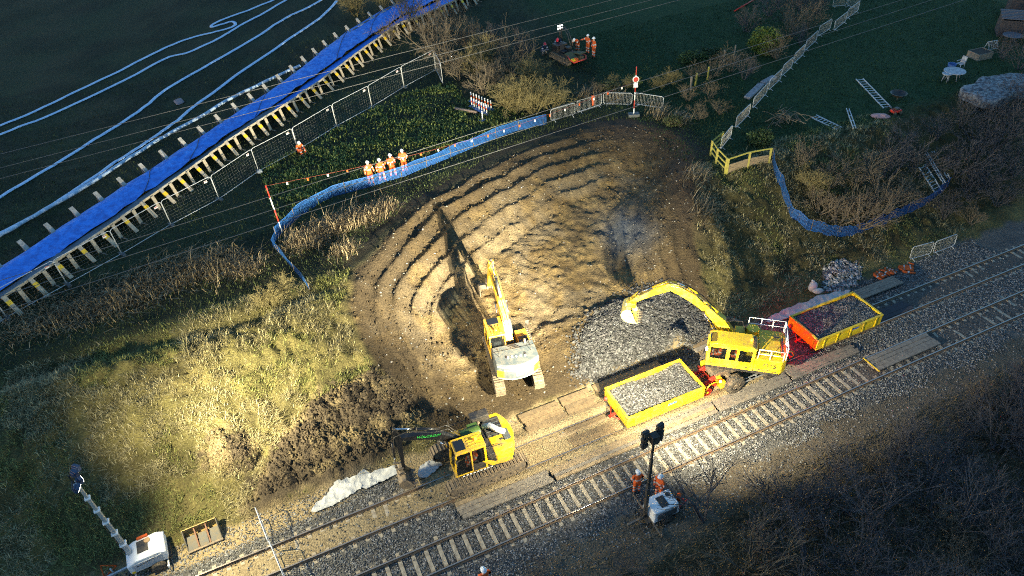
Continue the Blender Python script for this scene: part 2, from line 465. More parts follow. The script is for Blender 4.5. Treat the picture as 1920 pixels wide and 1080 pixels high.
def empty(name, loc=(0, 0, 0), rz=0.0, label=None, cat=None, group=None):
    o = bpy.data.objects.new(name, None); COL.objects.link(o)
    o.empty_display_size = 0.2
    o.location = loc; o.rotation_euler = (0, 0, rz)
    return tag(o, label, cat, group)
def copy_tree(o, parent=None):
    c = o.copy(); COL.objects.link(c)
    if parent is not None: c.parent = parent
    for ch in list(o.children): copy_tree(ch, c)
    return c
def np_mesh(name, V, F, col=None, m=None, smooth=False, kind=None, label=None, cat=None):
    """triangles or quads from arrays"""
    me = bpy.data.meshes.new(name)
    V = np.asarray(V, np.float32); F = np.asarray(F, np.int32)
    k = F.shape[1]
    me.vertices.add(len(V)); me.vertices.foreach_set('co', V.ravel())
    me.loops.add(F.size); me.loops.foreach_set('vertex_index', F.ravel())
    me.polygons.add(len(F)); me.polygons.foreach_set('loop_start', np.arange(0, F.size, k, dtype=np.int32))
    me.polygons.foreach_set('use_smooth', np.full(len(F), smooth))
    me.update(calc_edges=True)
    if col is not None:
        a = me.color_attributes.new('Col', 'FLOAT_COLOR', 'POINT')
        c4 = np.ones((len(V), 4), np.float32); c4[:, :3] = col
        a.data.foreach_set('color', c4.ravel())
    if m is not None: me.materials.append(m)
    o = bpy.data.objects.new(name, me); COL.objects.link(o)
    return tag(o, label, cat, None, kind)
def text_part(txt, size, m, parent, loc, rot, name='lettering', depth=0.004, shear=0.0, ax='CENTER'):
    cu = bpy.data.curves.new(name, 'FONT'); cu.body = txt; cu.size = size; cu.extrude = depth; cu.align_x = ax; cu.align_y = 'CENTER'; cu.shear = shear
    o = bpy.data.objects.new(name, cu); COL.objects.link(o)
    me = bpy.data.meshes.new_from_object(o); bpy.data.objects.remove(o)
    me.materials.clear(); me.materials.append(m)
    o = bpy.data.objects.new(name, me); COL.objects.link(o)
    o.parent = parent; o.location = loc; o.rotation_euler = rot
    return o
ORD = ['first', 'second', 'third', 'fourth', 'fifth', 'sixth', 'seventh', 'eighth', 'ninth', 'tenth', 'eleventh', 'twelfth', 'thirteenth', 'fourteenth', 'fifteenth', 'sixteenth']
# ================================================================== THE GROUND
def axis(lo, hi, step, far_lo, far_hi):
    a = list(np.arange(lo, hi + 1e-6, step)); d = step
    x = hi
    while x < far_hi:
        d *= 1.12; x += d; a.append(x)
    d = step; x = lo
    while x > far_lo:
        d *= 1.12; x -= d; a.insert(0, x)
    return np.array(a)
def lerp3(a, b, t):
    return a + (np.asarray(b) - a) * t[..., None]
def ground_colour(u, n):
    z, s = smooth_h(u, n)
    f1 = fbm(u * 0.25, n * 0.25, 101, 4); f2 = fbm(u * 1.1, n * 1.1, 102, 4); f3 = fbm(u * 3.3, n * 3.3, 103, 3)
    c = np.zeros(u.shape + (3,))
    field = lerp3(np.full(c.shape, 1.0) * np.array([0.020, 0.028, 0.014]), (0.036, 0.046, 0.018), f2)
    field = lerp3(field, (0.048, 0.042, 0.022), sstep(0.48, 0.66, f1) * 0.55)
    field = field * (1 - 0.35 * sstep(0.62, 0.70, ridged(u * .10 + .35 * n * .1, n * .32, 150, 2)))[..., None]
    lawn = lerp3(np.full(c.shape, 1.0) * np.array([0.014, 0.040, 0.012]), (0.028, 0.058, 0.018), f2)
    bank = lerp3(np.full(c.shape, 1.0) * np.array([0.055, 0.046, 0.018]), (0.15, 0.125, 0.045), np.clip(f2 * 1.6 - 0.4, 0, 1))
    bank = lerp3(bank, (0.085, 0.085, 0.022), sstep(0.45, 0.65, f1) * 0.2)
    c = bank
    c = lerp3(c, field, sstep(34.5, 37, n + (f2 - 0.5) * 1.5))
    right = sstep(28, 31, u - 0.1 * (n - 36)) * sstep(33.5, 36, n)
    c = lerp3(c, lawn, right)
    mudc = lerp3(np.full(c.shape, 1.0) * np.array([0.092, 0.062, 0.026]), (0.20, 0.142, 0.062), np.clip(f2 * 1.9 - 0.5, 0, 1))
    mudc = lerp3(mudc, (0.075, 0.054, 0.03), sstep(0.52, 0.70, f3) * 0.7)
    mudc = lerp3(mudc, (0.13, 0.105, 0.07), sstep(0.5, 0.66, fbm(u * 0.4 + 3, n * 0.4, 104, 3)) * 0.6 * sstep(27, 31, n))
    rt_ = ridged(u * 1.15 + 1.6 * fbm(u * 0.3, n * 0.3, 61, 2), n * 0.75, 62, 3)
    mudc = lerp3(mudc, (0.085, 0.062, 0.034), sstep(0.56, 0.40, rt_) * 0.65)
    wet = np.exp(-(((u - 22.6) / 1.6) ** 2 + ((n - 34.2) / 2.2) ** 2))
    mudc = lerp3(mudc, (0.11, 0.115, 0.12), np.clip(wet * 1.3, 0, 1))
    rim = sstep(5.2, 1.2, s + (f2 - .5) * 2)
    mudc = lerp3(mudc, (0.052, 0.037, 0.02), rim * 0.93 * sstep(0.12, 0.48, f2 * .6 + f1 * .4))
    ib = sstep(-0.15, 0.35, s)
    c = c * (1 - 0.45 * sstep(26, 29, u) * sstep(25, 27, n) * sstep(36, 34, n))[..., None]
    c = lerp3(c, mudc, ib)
    # dark churned soil just outside the rim, upper side
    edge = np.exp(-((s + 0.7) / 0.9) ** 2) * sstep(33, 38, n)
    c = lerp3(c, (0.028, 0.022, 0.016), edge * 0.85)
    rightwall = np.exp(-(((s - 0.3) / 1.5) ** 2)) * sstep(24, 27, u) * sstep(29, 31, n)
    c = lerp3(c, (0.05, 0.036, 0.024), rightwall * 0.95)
    sp = np.zeros_like(u)
    for P in SPOIL: sp = np.maximum(sp, sstep(-0.5, 0.4, sdf(u, n, P) + (f3 - 0.5) * 1.2))
    spc = lerp3(np.full(c.shape, 1.0) * np.array([0.055, 0.042, 0.027]), (0.15, 0.115, 0.06), sstep(0.45, 0.75, f2))
    c = lerp3(c, spc, sp)
    hp = sstep(-0.3, 0.3, sdf(u, n, HEAP) + (f3 - 0.5) * 0.8)
    c = lerp3(c, (0.045, 0.045, 0.042), hp)
    # railway formation
    tb = sstep(24.9, 24.4, n + (f2 - 0.5) * 0.8) * sstep(15.5, 16.4, n + (f2 - 0.5) * 1.6 + (f1 - 0.5) * 1.2)
    bal = lerp3(np.full(c.shape, 1.0) * np.array([0.075, 0.073, 0.068]), (0.14, 0.13, 0.11), f2)
    muddy = lerp3(np.full(c.shape, 1.0) * np.array([0.25, 0.185, 0.095]), (0.34, 0.26, 0.14), f2)
    mm = sstep(2.0, 4.5, u + 0.9 * (n - 22) + (f2 - 0.5) * 1.5) * sstep(20.0, 20.5, n) * sstep(27.5, 24.0, u + (f1 - .5) * 3)
    m2 = sstep(0.85, 0.65, np.abs(n - N1)) * sstep(6, 4, u) * 0.8            # silted four-foot at the left
    m4 = sstep(0.85, 0.6, np.abs(n - N1)) * sstep(30, 32, u)
    m5 = sstep(0.85, 0.6, np.abs(n - N2)) * sstep(26, 29, u)
    m3 = sstep(22.9, 23.5, n) * sstep(1, -3, u)
    trk = lerp3(bal, muddy, np.clip(np.maximum(mm, np.maximum(m2, m3)), 0, 1))
    trk = lerp3(trk, (0.10, 0.085, 0.07), np.clip(np.maximum(m4, m5), 0, 1))
    c = lerp3(c, trk, tb)
    cess = sstep(16.7, 16.0, n + (f2 - 0.5) * 1.2) * sstep(12.3, 13.2, n + (f1 - 0.5) * 4 + (f2 - 0.5) * 1.5)
    c = lerp3(c, lerp3(np.full(c.shape, 1.0) * np.array([0.085, 0.068, 0.046]), (0.15, 0.12, 0.08), f2), cess)
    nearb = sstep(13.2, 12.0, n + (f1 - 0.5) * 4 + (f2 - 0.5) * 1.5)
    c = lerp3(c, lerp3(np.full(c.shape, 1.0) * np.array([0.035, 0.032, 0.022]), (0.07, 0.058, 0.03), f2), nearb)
    return np.clip(c, 0.004, 1)
GXA = axis(-32, 36, 0.13, -420, 420); GYA = axis(12, 56, 0.13, -120, 700)
gx, gy = np.meshgrid(GXA, GYA)
gu, gn = UN(gx.ravel(), gy.ravel())
GZ = height(gu, gn)
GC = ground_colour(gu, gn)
GNX, GNY = len(GXA), len(GYA)
ii, jj = np.meshgrid(np.arange(GNX - 1), np.arange(GNY - 1))
k0 = (jj * GNX + ii).ravel()
GF = np.stack([k0, k0 + 1, k0 + GNX + 1, k0 + GNX], 1)
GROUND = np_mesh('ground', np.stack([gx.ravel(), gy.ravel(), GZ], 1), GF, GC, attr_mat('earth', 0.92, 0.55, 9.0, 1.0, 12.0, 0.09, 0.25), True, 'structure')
def fast_h(x, y):
    """bilinear lookup in the ground sheet"""
    i = np.clip(np.searchsorted(GXA, x) - 1, 0, GNX - 2); j = np.clip(np.searchsorted(GYA, y) - 1, 0, GNY - 2)
    fx = np.clip((x - GXA[i]) / (GXA[i + 1] - GXA[i]), 0, 1); fy = np.clip((y - GYA[j]) / (GYA[j + 1] - GYA[j]), 0, 1)
    Z = GZ.reshape(GNY, GNX)
    return (Z[j, i] * (1 - fx) + Z[j, i + 1] * fx) * (1 - fy) + (Z[j + 1, i] * (1 - fx) + Z[j + 1, i + 1] * fx) * fy
def gz(x, y):
    return float(fast_h(np.array([x]), np.array([y]))[0])

# ------------------------------------------------------------------ the two tracks
def rail_mesh(u0, u1, n):
    prof = [(-.07, -.159), (.07, -.159), (.07, -.148), (.012, -.125), (.010, -.045), (.034, -.03), (.034, -.003), (.026, 0), (-.026, 0), (-.034, -.003), (-.034, -.03), (-.010, -.045), (-.012, -.125), (-.07, -.148)]
    b = MB(); K = len(prof)
    vs = []
    for u in (u0, u1):
        for dn, z in prof: vs.append(W(u, n + dn, z))
    fs = [(i, (i + 1) % K, K + (i + 1) % K, K + i) for i in range(K)]
    b.add(vs, [f for i, f in enumerate(fs) if i not in (6, 7, 8)], M_RUST)
    b.add(vs, [fs[6], fs[7], fs[8]], M_RAILTOP)
    return b
sl = MB()
sl.prism([(-1.25, -.20), (1.25, -.20), (1.25, -.03), (.95, 0), (.55, 0), (.42, -.03), (-.42, -.03), (-.55, 0), (-.95, 0), (-1.25, -.03)], -.10, .10, M_SLEEP, 'y')
for y in (-.7525, .7525):
    for e in (-1, 1): sl.box((y + e * .11, 0, .015), (.07, .12, .05), M_RUST)
SLEEPER = sl.mesh('sleeper')
def track(nc, u0, u1, label, phase, skip=None):
    t = empty('railway_track', W((u0 + u1) / 2, nc, 0), 0, label, 'track')
    for e in (-1, 1):
        r = rail_mesh(u0, u1, nc + e * .7525).build('rail', t)
        r.matrix_parent_inverse = Matrix.Translation(-W((u0 + u1) / 2, nc, 0))
    u = u0 + phase
    while u < u1:
        if skip is None or not skip(u):
            o = bpy.data.objects.new('sleeper', SLEEPER); COL.objects.link(o); o.parent = t
            o.location = W(u, nc, -.165 + random.uniform(-.012, .004)) - W((u0 + u1) / 2, nc, 0)
            o.rotation_euler = (0, 0, YAW + math.pi / 2 + random.uniform(-.012, .012))
        u += .66
    return t
track(N2, -30, 66, 'lower railway track, clear of mud, concrete sleepers showing in clean ballast', .2)
track(N1, -30, 66, 'upper railway track, partly buried in mud, carrying both stone wagons', .4, lambda u: 5.6 < u < 30)

# stones as loose real pieces, joined because nobody could count them
OCT_V = np.array([(1, 0, 0), (-1, 0, 0), (0, 1, 0), (0, -1, 0), (0, 0, 1), (0, 0, -1)], float)
OCT_F = np.array([(0, 2, 4), (2, 1, 4), (1, 3, 4), (3, 0, 4), (2, 0, 5), (1, 2, 5), (3, 1, 5), (0, 3, 5)])
def stones(name, P, size, col, label, cat, flat=0.7, m=None):
    N = len(P)
    s = size[:, None, None] if np.ndim(size) else size
    V = OCT_V[None] * (0.55 + 0.9 * RNG.random((N, 6, 1))) * s
    V[:, :, 2] *= flat
    a = RNG.random(N) * 2 * math.pi; b = (RNG.random(N) - .5) * 1.6
    ca, sa, cb, sb = np.cos(a)[:, None], np.sin(a)[:, None], np.cos(b)[:, None], np.sin(b)[:, None]
    x, y, z = V[:, :, 0], V[:, :, 1], V[:, :, 2]
    x, z = x * cb - z * sb, x * sb + z * cb
    x, y = x * ca - y * sa, x * sa + y * ca
    V = np.stack([x, y, z], 2) + P[:, None, :]
    F = OCT_F[None] + (np.arange(N) * 6)[:, None, None]
    C = np.repeat(col[:, None, :], 6, 1)
    return np_mesh(name, V.reshape(-1, 3), F.reshape(-1, 3), C.reshape(-1, 3), m or attr_mat('stone', 0.8, 0.25, 20, 0.2, 30, 0.02, 0.4), False, 'stuff', label, cat)
def stone_cols(N, lo=0.05, hi=0.30, warm=0.0):
    g = lo + (hi - lo) * RNG.random(N) ** 1.8
    return np.stack([g * (1 + warm), g * (1 + warm * .5), g * (1 - warm * .5)], 1) * (1 + 0.06 * (RNG.random((N, 3)) - .5))
def scatter_un(N, u0, u1, n0, n1):
    return u0 + (u1 - u0) * RNG.random(N), n0 + (n1 - n0) * RNG.random(N)
def to_P(u, n, dz=0.0):
    x = DU[0] * u + DN[0] * n; y = DU[1] * u + DN[1] * n
    return np.stack([x, y, fast_h(x, y) + dz], 1)
N = 150000
u, n = scatter_un(N, -18, 46, 14.2, 24.6)
mudm = sstep(2.0, 4.5, u + 0.9 * (n - 22)) * sstep(20.0, 20.5, n) * sstep(28.5, 25.5, u)
four1 = (np.abs(n - N1) < .72) & ((u < 5.5) | (u > 30)); four2 = (np.abs(n - N2) < .72) & (u > 27)
keep = (RNG.random(N) > mudm * 0.985) & ~(four1 & (RNG.random(N) > .12)) & ~(four2 & (RNG.random(N) > .2)) & ~((n > 23.3) & (u < 0) & (RNG.random(N) > .45)) & ~(RNG.random(N) > np.maximum(.10 * (n > 14.6), sstep(16.0, 16.8, n + (fbm(u * .8, n * .8, 140, 3) - .5) * 2.5)))
for nc in (N1, N2):
    keep &= ~((np.abs(np.abs(n - nc) - .7525) < .085))
    ph = .2 if nc == N2 else .4
    k = ((u + 30 - ph + .33) % .66) - .33
    keep &= ~((np.abs(k) < .135) & (np.abs(n - nc) < 1.2) & (RNG.random(N) > .05))
u, n = u[keep], n[keep]
stones('ballast', to_P(u, n, 0.015), 0.030 + 0.030 * RNG.random(len(u)), stone_cols(len(u), 0.035, 0.30, 0.06), 'grey crushed stone ballast around and between the two tracks', 'ballast')
# large crushed rock tipped in the hollow
N = 16000
u, n = scatter_un(N, HEAP[:, 0].min() - 1, HEAP[:, 0].max() + 1, HEAP[:, 1].min() - 1, HEAP[:, 1].max() + 1)
sd = sdf(u, n, HEAP); k = (sd > (RNG.random(N) ** 3) * -1.0) ; u, n = u[k], n[k]
stones('crushed_rock', to_P(u, n, 0.04), 0.055 + 0.065 * RNG.random(len(u)) ** 1.5, stone_cols(len(u), 0.028, 0.14, 0.05), 'spread of dark grey crushed rock filling the hollow beside the near wagon', 'rock')
# pale boulders on the bank by the far wagon
PB = poly_un([(1545, 548), (1545, 512), (1578, 488), (1606, 496), (1612, 520), (1588, 538)])
N = 1500
u, n = scatter_un(N, PB[:, 0].min() - .5, PB[:, 0].max() + .5, PB[:, 1].min() - .5, PB[:, 1].max() + .5)
k = sdf(u, n, PB) > -0.3 * RNG.random(N); u, n = u[k], n[k]
stones('pale_rubble', to_P(u, n, 0.05), 0.06 + 0.08 * RNG.random(len(u)), stone_cols(len(u), 0.08, 0.42, 0.04), 'patch of pale broken stone on the bank above the far wagon', 'rubble')
# pale stones scattered in the dug earth, and clods in the spoil
N = 1500
u, n = scatter_un(N, 1, 30, 25, 44)
zz, s = smooth_h(u, n); k = (s > 0.1) & (RNG.random(N) < np.where(s < 4.5, 1, .35)); u, n = u[k], n[k]
stones('loose_stones', to_P(u, n, 0.02), 0.03 + 0.055 * RNG.random(len(u)) ** 2, stone_cols(len(u), 0.10, 0.34, 0.18), 'small pale stones strewn through the dug clay', 'stones')
cl = []
for Pz in SPOIL + [BOWL]:
    big = Pz is BOWL
    N = 5000 if big else 8000
    u, n = scatter_un(N, Pz[:, 0].min(), Pz[:, 0].max(), Pz[:, 1].min(), Pz[:, 1].max())
    sd = sdf(u, n, Pz); k = (sd > 0) & (n > 25.2) & ((sd < 6) | (not big)); cl.append(np.stack([u[k], n[k]], 1))
cl = np.concatenate(cl); u, n = cl[:, 0], cl[:, 1]
cc = ground_colour(u, n) * (0.7 + 0.6 * RNG.random((len(u), 1)))
stones('earth_clods', to_P(u, n, 0.02), 0.03 + 0.11 * RNG.random(len(u)) ** 2.2, cc, 'clods of dark earth over the spoil heaps and dug hollow', 'earth', 0.8, attr_mat('clod', 0.95, 0.4, 12, 0.5, 20, 0.05, 0.2))
# ================================================================== MACHINES (local frame: +x forward along the boom, +y left, z up)
def arm2d(b, pts, hs, w, m, y=0.0):
    """box-section arm whose side outline follows pts (x, z) with half heights hs"""
    n = len(pts); top = []; bot = []
    for i, (x, z) in enumerate(pts):
        a = pts[max(i - 1, 0)]; c = pts[min(i + 1, n - 1)]
        dx, dz = c[0] - a[0], c[1] - a[1]; l = math.hypot(dx, dz); nx_, nz_ = -dz / l, dx / l
        top.append((x + nx_ * hs[i], z + nz_ * hs[i])); bot.append((x - nx_ * hs[i], z - nz_ * hs[i]))
    return b.prism(top + bot[::-1], y - w / 2, y + w / 2, m)
def ram(parent, a, b, r, body, y=0.0, split=0.55, name='hydraulic_ram'):
    a = Vector((a[0], y, a[1])); c = Vector((b[0], y, b[1])); k = a.lerp(c, split)
    q = MB(); q.cyl(a, k, r, body, n=12); q.cyl(a.lerp(c, split - .04), k, r * 1.18, M_BLK, n=12)
    o = q.build(name, parent)
    q = MB(); q.cyl(k, c, r * .52, M_CHROME, n=10); q.cyl(c - Vector((0, .09, 0)), c + Vector((0, .09, 0)), r * .9, M_BLK, n=10)
    q.build('ram_rod', o)
    return o
def hose_run(parent, pts, r=.022, m=None, name='hydraulic_hose'):
    return MB().tube(pts, r, m or M_BLK, 6).build(name, parent)
def bucket_part(parent, loc, width, s, ang, m, teeth=5, name='bucket'):
    prof = [(-.02, .10), (.22, .16), (.46, .06), (.60, -.18), (.58, -.48), (.40, -.72), (.10, -.84), (-.16, -.86)]
    prof = [(x * s, z * s) for x, z in prof]
    b = MB()
    b.grid([[Vector((x, y, z)) for x, z in prof] for y in (-width / 2, width / 2)], m, False)
    for y in (-width / 2, width / 2):
        b.add([(x, y, z) for x, z in prof], [tuple(range(len(prof)))], m)
    b.beam((prof[-1][0], -width / 2, prof[-1][1]), (prof[-1][0], width / 2, prof[-1][1]), .10 * s, .05 * s, m)
    o = b.build(name, parent); o.location = loc; o.rotation_euler = (0, ang, 0)
    md = o.modifiers.new('plate', 'SOLIDIFY'); md.thickness = .035; md.offset = 0
    for i in range(teeth):
        y = -width / 2 + width * (i + .5) / teeth
        t = MB(); lx, lz = prof[-1]
        t.prism([(lx + .03, lz - .05), (lx + .03, lz + .05), (lx - .26 * s, lz - .01)], y - .055, y + .055, M_STEEL); t.build('bucket_tooth', o)
    e = MB()
    for y in (-.16, .16):
        e.prism([(-.1 * s, .10 * s), (.34 * s, .10 * s), (.25 * s, .34 * s), (-.02 * s, .34 * s)], y - .03, y + .03, m)
    e.build('bucket_bracket', o)
    return o
def crawler(parent, y, rel, L=3.9, wd=.58, h=.86):
    r = h / 2; half = L / 2 - r; b = MB(); per = 4 * half + 2 * math.pi * r; n = int(per / .185)
    for i in range(n):
        d = per * i / n
        if d < 2 * half: x, z, a = -half + d, h, 0
        elif d < 2 * half + math.pi * r: t = (d - 2 * half) / r; x, z, a = half + r * math.sin(t), r + r * math.cos(t), t
        elif d < 4 * half + math.pi * r: x, z, a = half - (d - 2 * half - math.pi * r), 0, math.pi
        else: t = (d - 4 * half - math.pi * r) / r; x, z, a = -half - r * math.sin(t), r - r * math.cos(t), math.pi + t
        rot = Matrix.Rotation(a, 3, 'Y')
        b.box(Vector((x, y, z)) + rot @ Vector((0, 0, -.02)), (per / n * .90, wd, .05), M_TRACK, rot)
        b.box(Vector((x, y, z)) + rot @ Vector((-.05, 0, .02)), (.03, wd, .06), M_TRACK, rot)
    b.prism([(-half - .1, .14), (half + .1, .14), (half + .25, r), (half + .1, h - .1), (-half - .1, h - .1), (-half - .25, r)], y - wd * .33, y + wd * .33, M_RUB)
    o = b.build('crawler_track', parent); o.rotation_euler = (0, 0, rel)
    f = MB(); f.box((0, y, r - .02), (L - 1.0, wd * .78, .34), M_STEEL)
    for x in (-half, half): f.cyl((x, y - wd * .36, r), (x, y + wd * .36, r), r * .74, M_STEEL, n=16)
    for k in range(6): f.cyl((-half * .75 + half * 1.5 * k / 5, y - wd * .38, .2), (-half * .75 + half * 1.5 * k / 5, y + wd * .38, .2), .13, M_STEEL, n=10)
    f.build('roller', o)
    return o
def cab(parent, x0, x1, y0, y1, z0, z1, paint, ribs=True, hatch=True, nside=2, roofm=None, panel=None):
    """glazed driver's cab with pillars, panes, seat and roof"""
    b = MB(); zs = z0 + (z1 - z0) * .36; fs = .16
    fx = x1 - fs   # roof front edge sits back of the sill
    for y in (y0 + .03, y1 - .03):
        b.beam((x1, y, z0), (x1 - .02, y, zs), .07, .09, paint); b.beam((x1 - .02, y, zs), (fx, y, z1), .07, .09, paint)
        b.beam((x0 + .04, y, z0), (x0 + .04, y, z1), .07, .12, paint, (1, 0, 0))
        b.box(((x0 + x1) / 2, y, z0 + .04), (x1 - x0, .06, .08), paint)
        b.box(((x0 + fx) / 2, y, z1 - .05), (fx - x0, .06, .10), paint)
        xm = x0 + (x1 - x0) * .46
        b.beam((xm, y, z0), (xm, y, z1), .06, .08, paint, (1, 0, 0))
    for x, z in ((x1, z0 + .04), (fx, z1 - .05), (x0 + .04, z1 - .05), (x0 + .04, z0 + .04)):
        b.box((x, (y0 + y1) / 2, z), (.08, y1 - y0, .09), paint)
    b.box((x0 + .02, (y0 + y1) / 2, z0 + .28), (.05, y1 - y0 - .05, .5), paint)
    c = b.build('cab_frame', parent, .012)
    MB().box(((x0 + x1) / 2, (y0 + y1) / 2, z0 + .02), (x1 - x0 - .1, y1 - y0 - .1, .04), M_INT).build('cab_floor', c)
    s = MB(); xs = x0 + .45; ym = (y0 + y1) / 2
    s.box((xs, ym, z0 + .42), (.5, .5, .14), M_INT); s.box((xs - .24, ym, z0 + .78), (.12, .48, .66), M_INT); s.box((xs, ym, z0 + .2), (.34, .34, .34), M_INT)
    s.build('seat', c, .03)
    for y, nm in ((y0 + .012, 0), (y1 - .012, 1)):
        xm = x0 + (x1 - x0) * .46
        p = MB(); p.add([(x0 + .1, y, zs - .05), (xm - .05, y, zs - .05), (xm - .05, y, z1 - .1), (x0 + .1, y, z1 - .1)], [(0, 1, 2, 3)], M_PANE); p.build('side_window', c)
        p = MB(); p.add([(xm + .05, y, z0 + .1), (x1 - .06, y, z0 + .1), (x1 - .08, y, zs), (fx - .05, y, z1 - .1), (xm + .05, y, z1 - .1)], [(0, 1, 2, 3, 4)], M_PANE); p.build('door_window', c)
        q = MB(); q.box(((x0 + xm) / 2 + .02, y, (z0 + zs) / 2 + .0), (xm - x0 - .1, .03, zs - z0 - .12), panel or paint); q.build('side_panel', c)
    p = MB(); p.add([(x1 - .02, y0 + .08, z0 + .1), (x1 - .02, y1 - .08, z0 + .1), (x1 - .03, y1 - .08, zs), (x1 - .03, y0 + .08, zs)], [(0, 1, 2, 3)], M_PANE)
    p.add([(x1 - .03, y0 + .08, zs), (x1 - .03, y1 - .08, zs), (fx - .01, y1 - .08, z1 - .1), (fx - .01, y0 + .08, z1 - .1)], [(0, 1, 2, 3)], M_PANE); p.build('windscreen', c)
    p = MB(); p.add([(x0 + .01, y0 + .08, zs), (x0 + .01, y1 - .08, zs), (x0 + .01, y1 - .08, z1 - .1), (x0 + .01, y0 + .08, z1 - .1)], [(0, 1, 2, 3)], M_PANE); p.build('rear_window', c)
    r = MB(); rm = roofm or paint
    r.box(((x0 + fx) / 2, ym, z1 + .015), (fx - x0 + .06, y1 - y0 + .05, .07), rm)
    ro = r.build('cab_roof', parent, .025)
    if ribs:
        for k in range(4):
            y = y0 + .22 + (y1 - y0 - .44) * k / 3
            MB().box((x0 + (fx - x0) * .30, y, z1 + .06), ((fx - x0) * .46, .07, .035), rm).build('roof_rib', ro, .01)
    if hatch:
        MB().box((x0 + (fx - x0) * .80, ym, z1 + .06), ((fx - x0) * .34, (y1 - y0) * .70, .03), M_GLASS).build('roof_hatch', ro, .01)
    return c
def tail(parent, r, y0, y1, z0, z1, m, name='counterweight', x=0.0, n=13, cut=0.30):
    """curved counterweight swept about the slew centre"""
    a0 = math.asin(max(-1, min(1, y0 / r))); a1 = math.asin(max(-1, min(1, y1 / r)))
    out = [(x - r * math.cos(a0 + (a1 - a0) * i / (n - 1)), r * math.sin(a0 + (a1 - a0) * i / (n - 1))) for i in range(n)]
    inn = [(x - r * cut, y1), (x - r * cut, y0)]
    b = MB(); b.prism(out + inn, z0, z1, m, 'z')
    return b.build(name, parent, .05)
def mirror_part(parent, loc):
    b = MB(); b.box(loc, (.05, .22, .34), M_BLK); b.beam((loc[0] - .25, loc[1] * .85, loc[2] - .1), loc, .03, .03, M_BLK)
    return b.build('mirror', parent, .01)

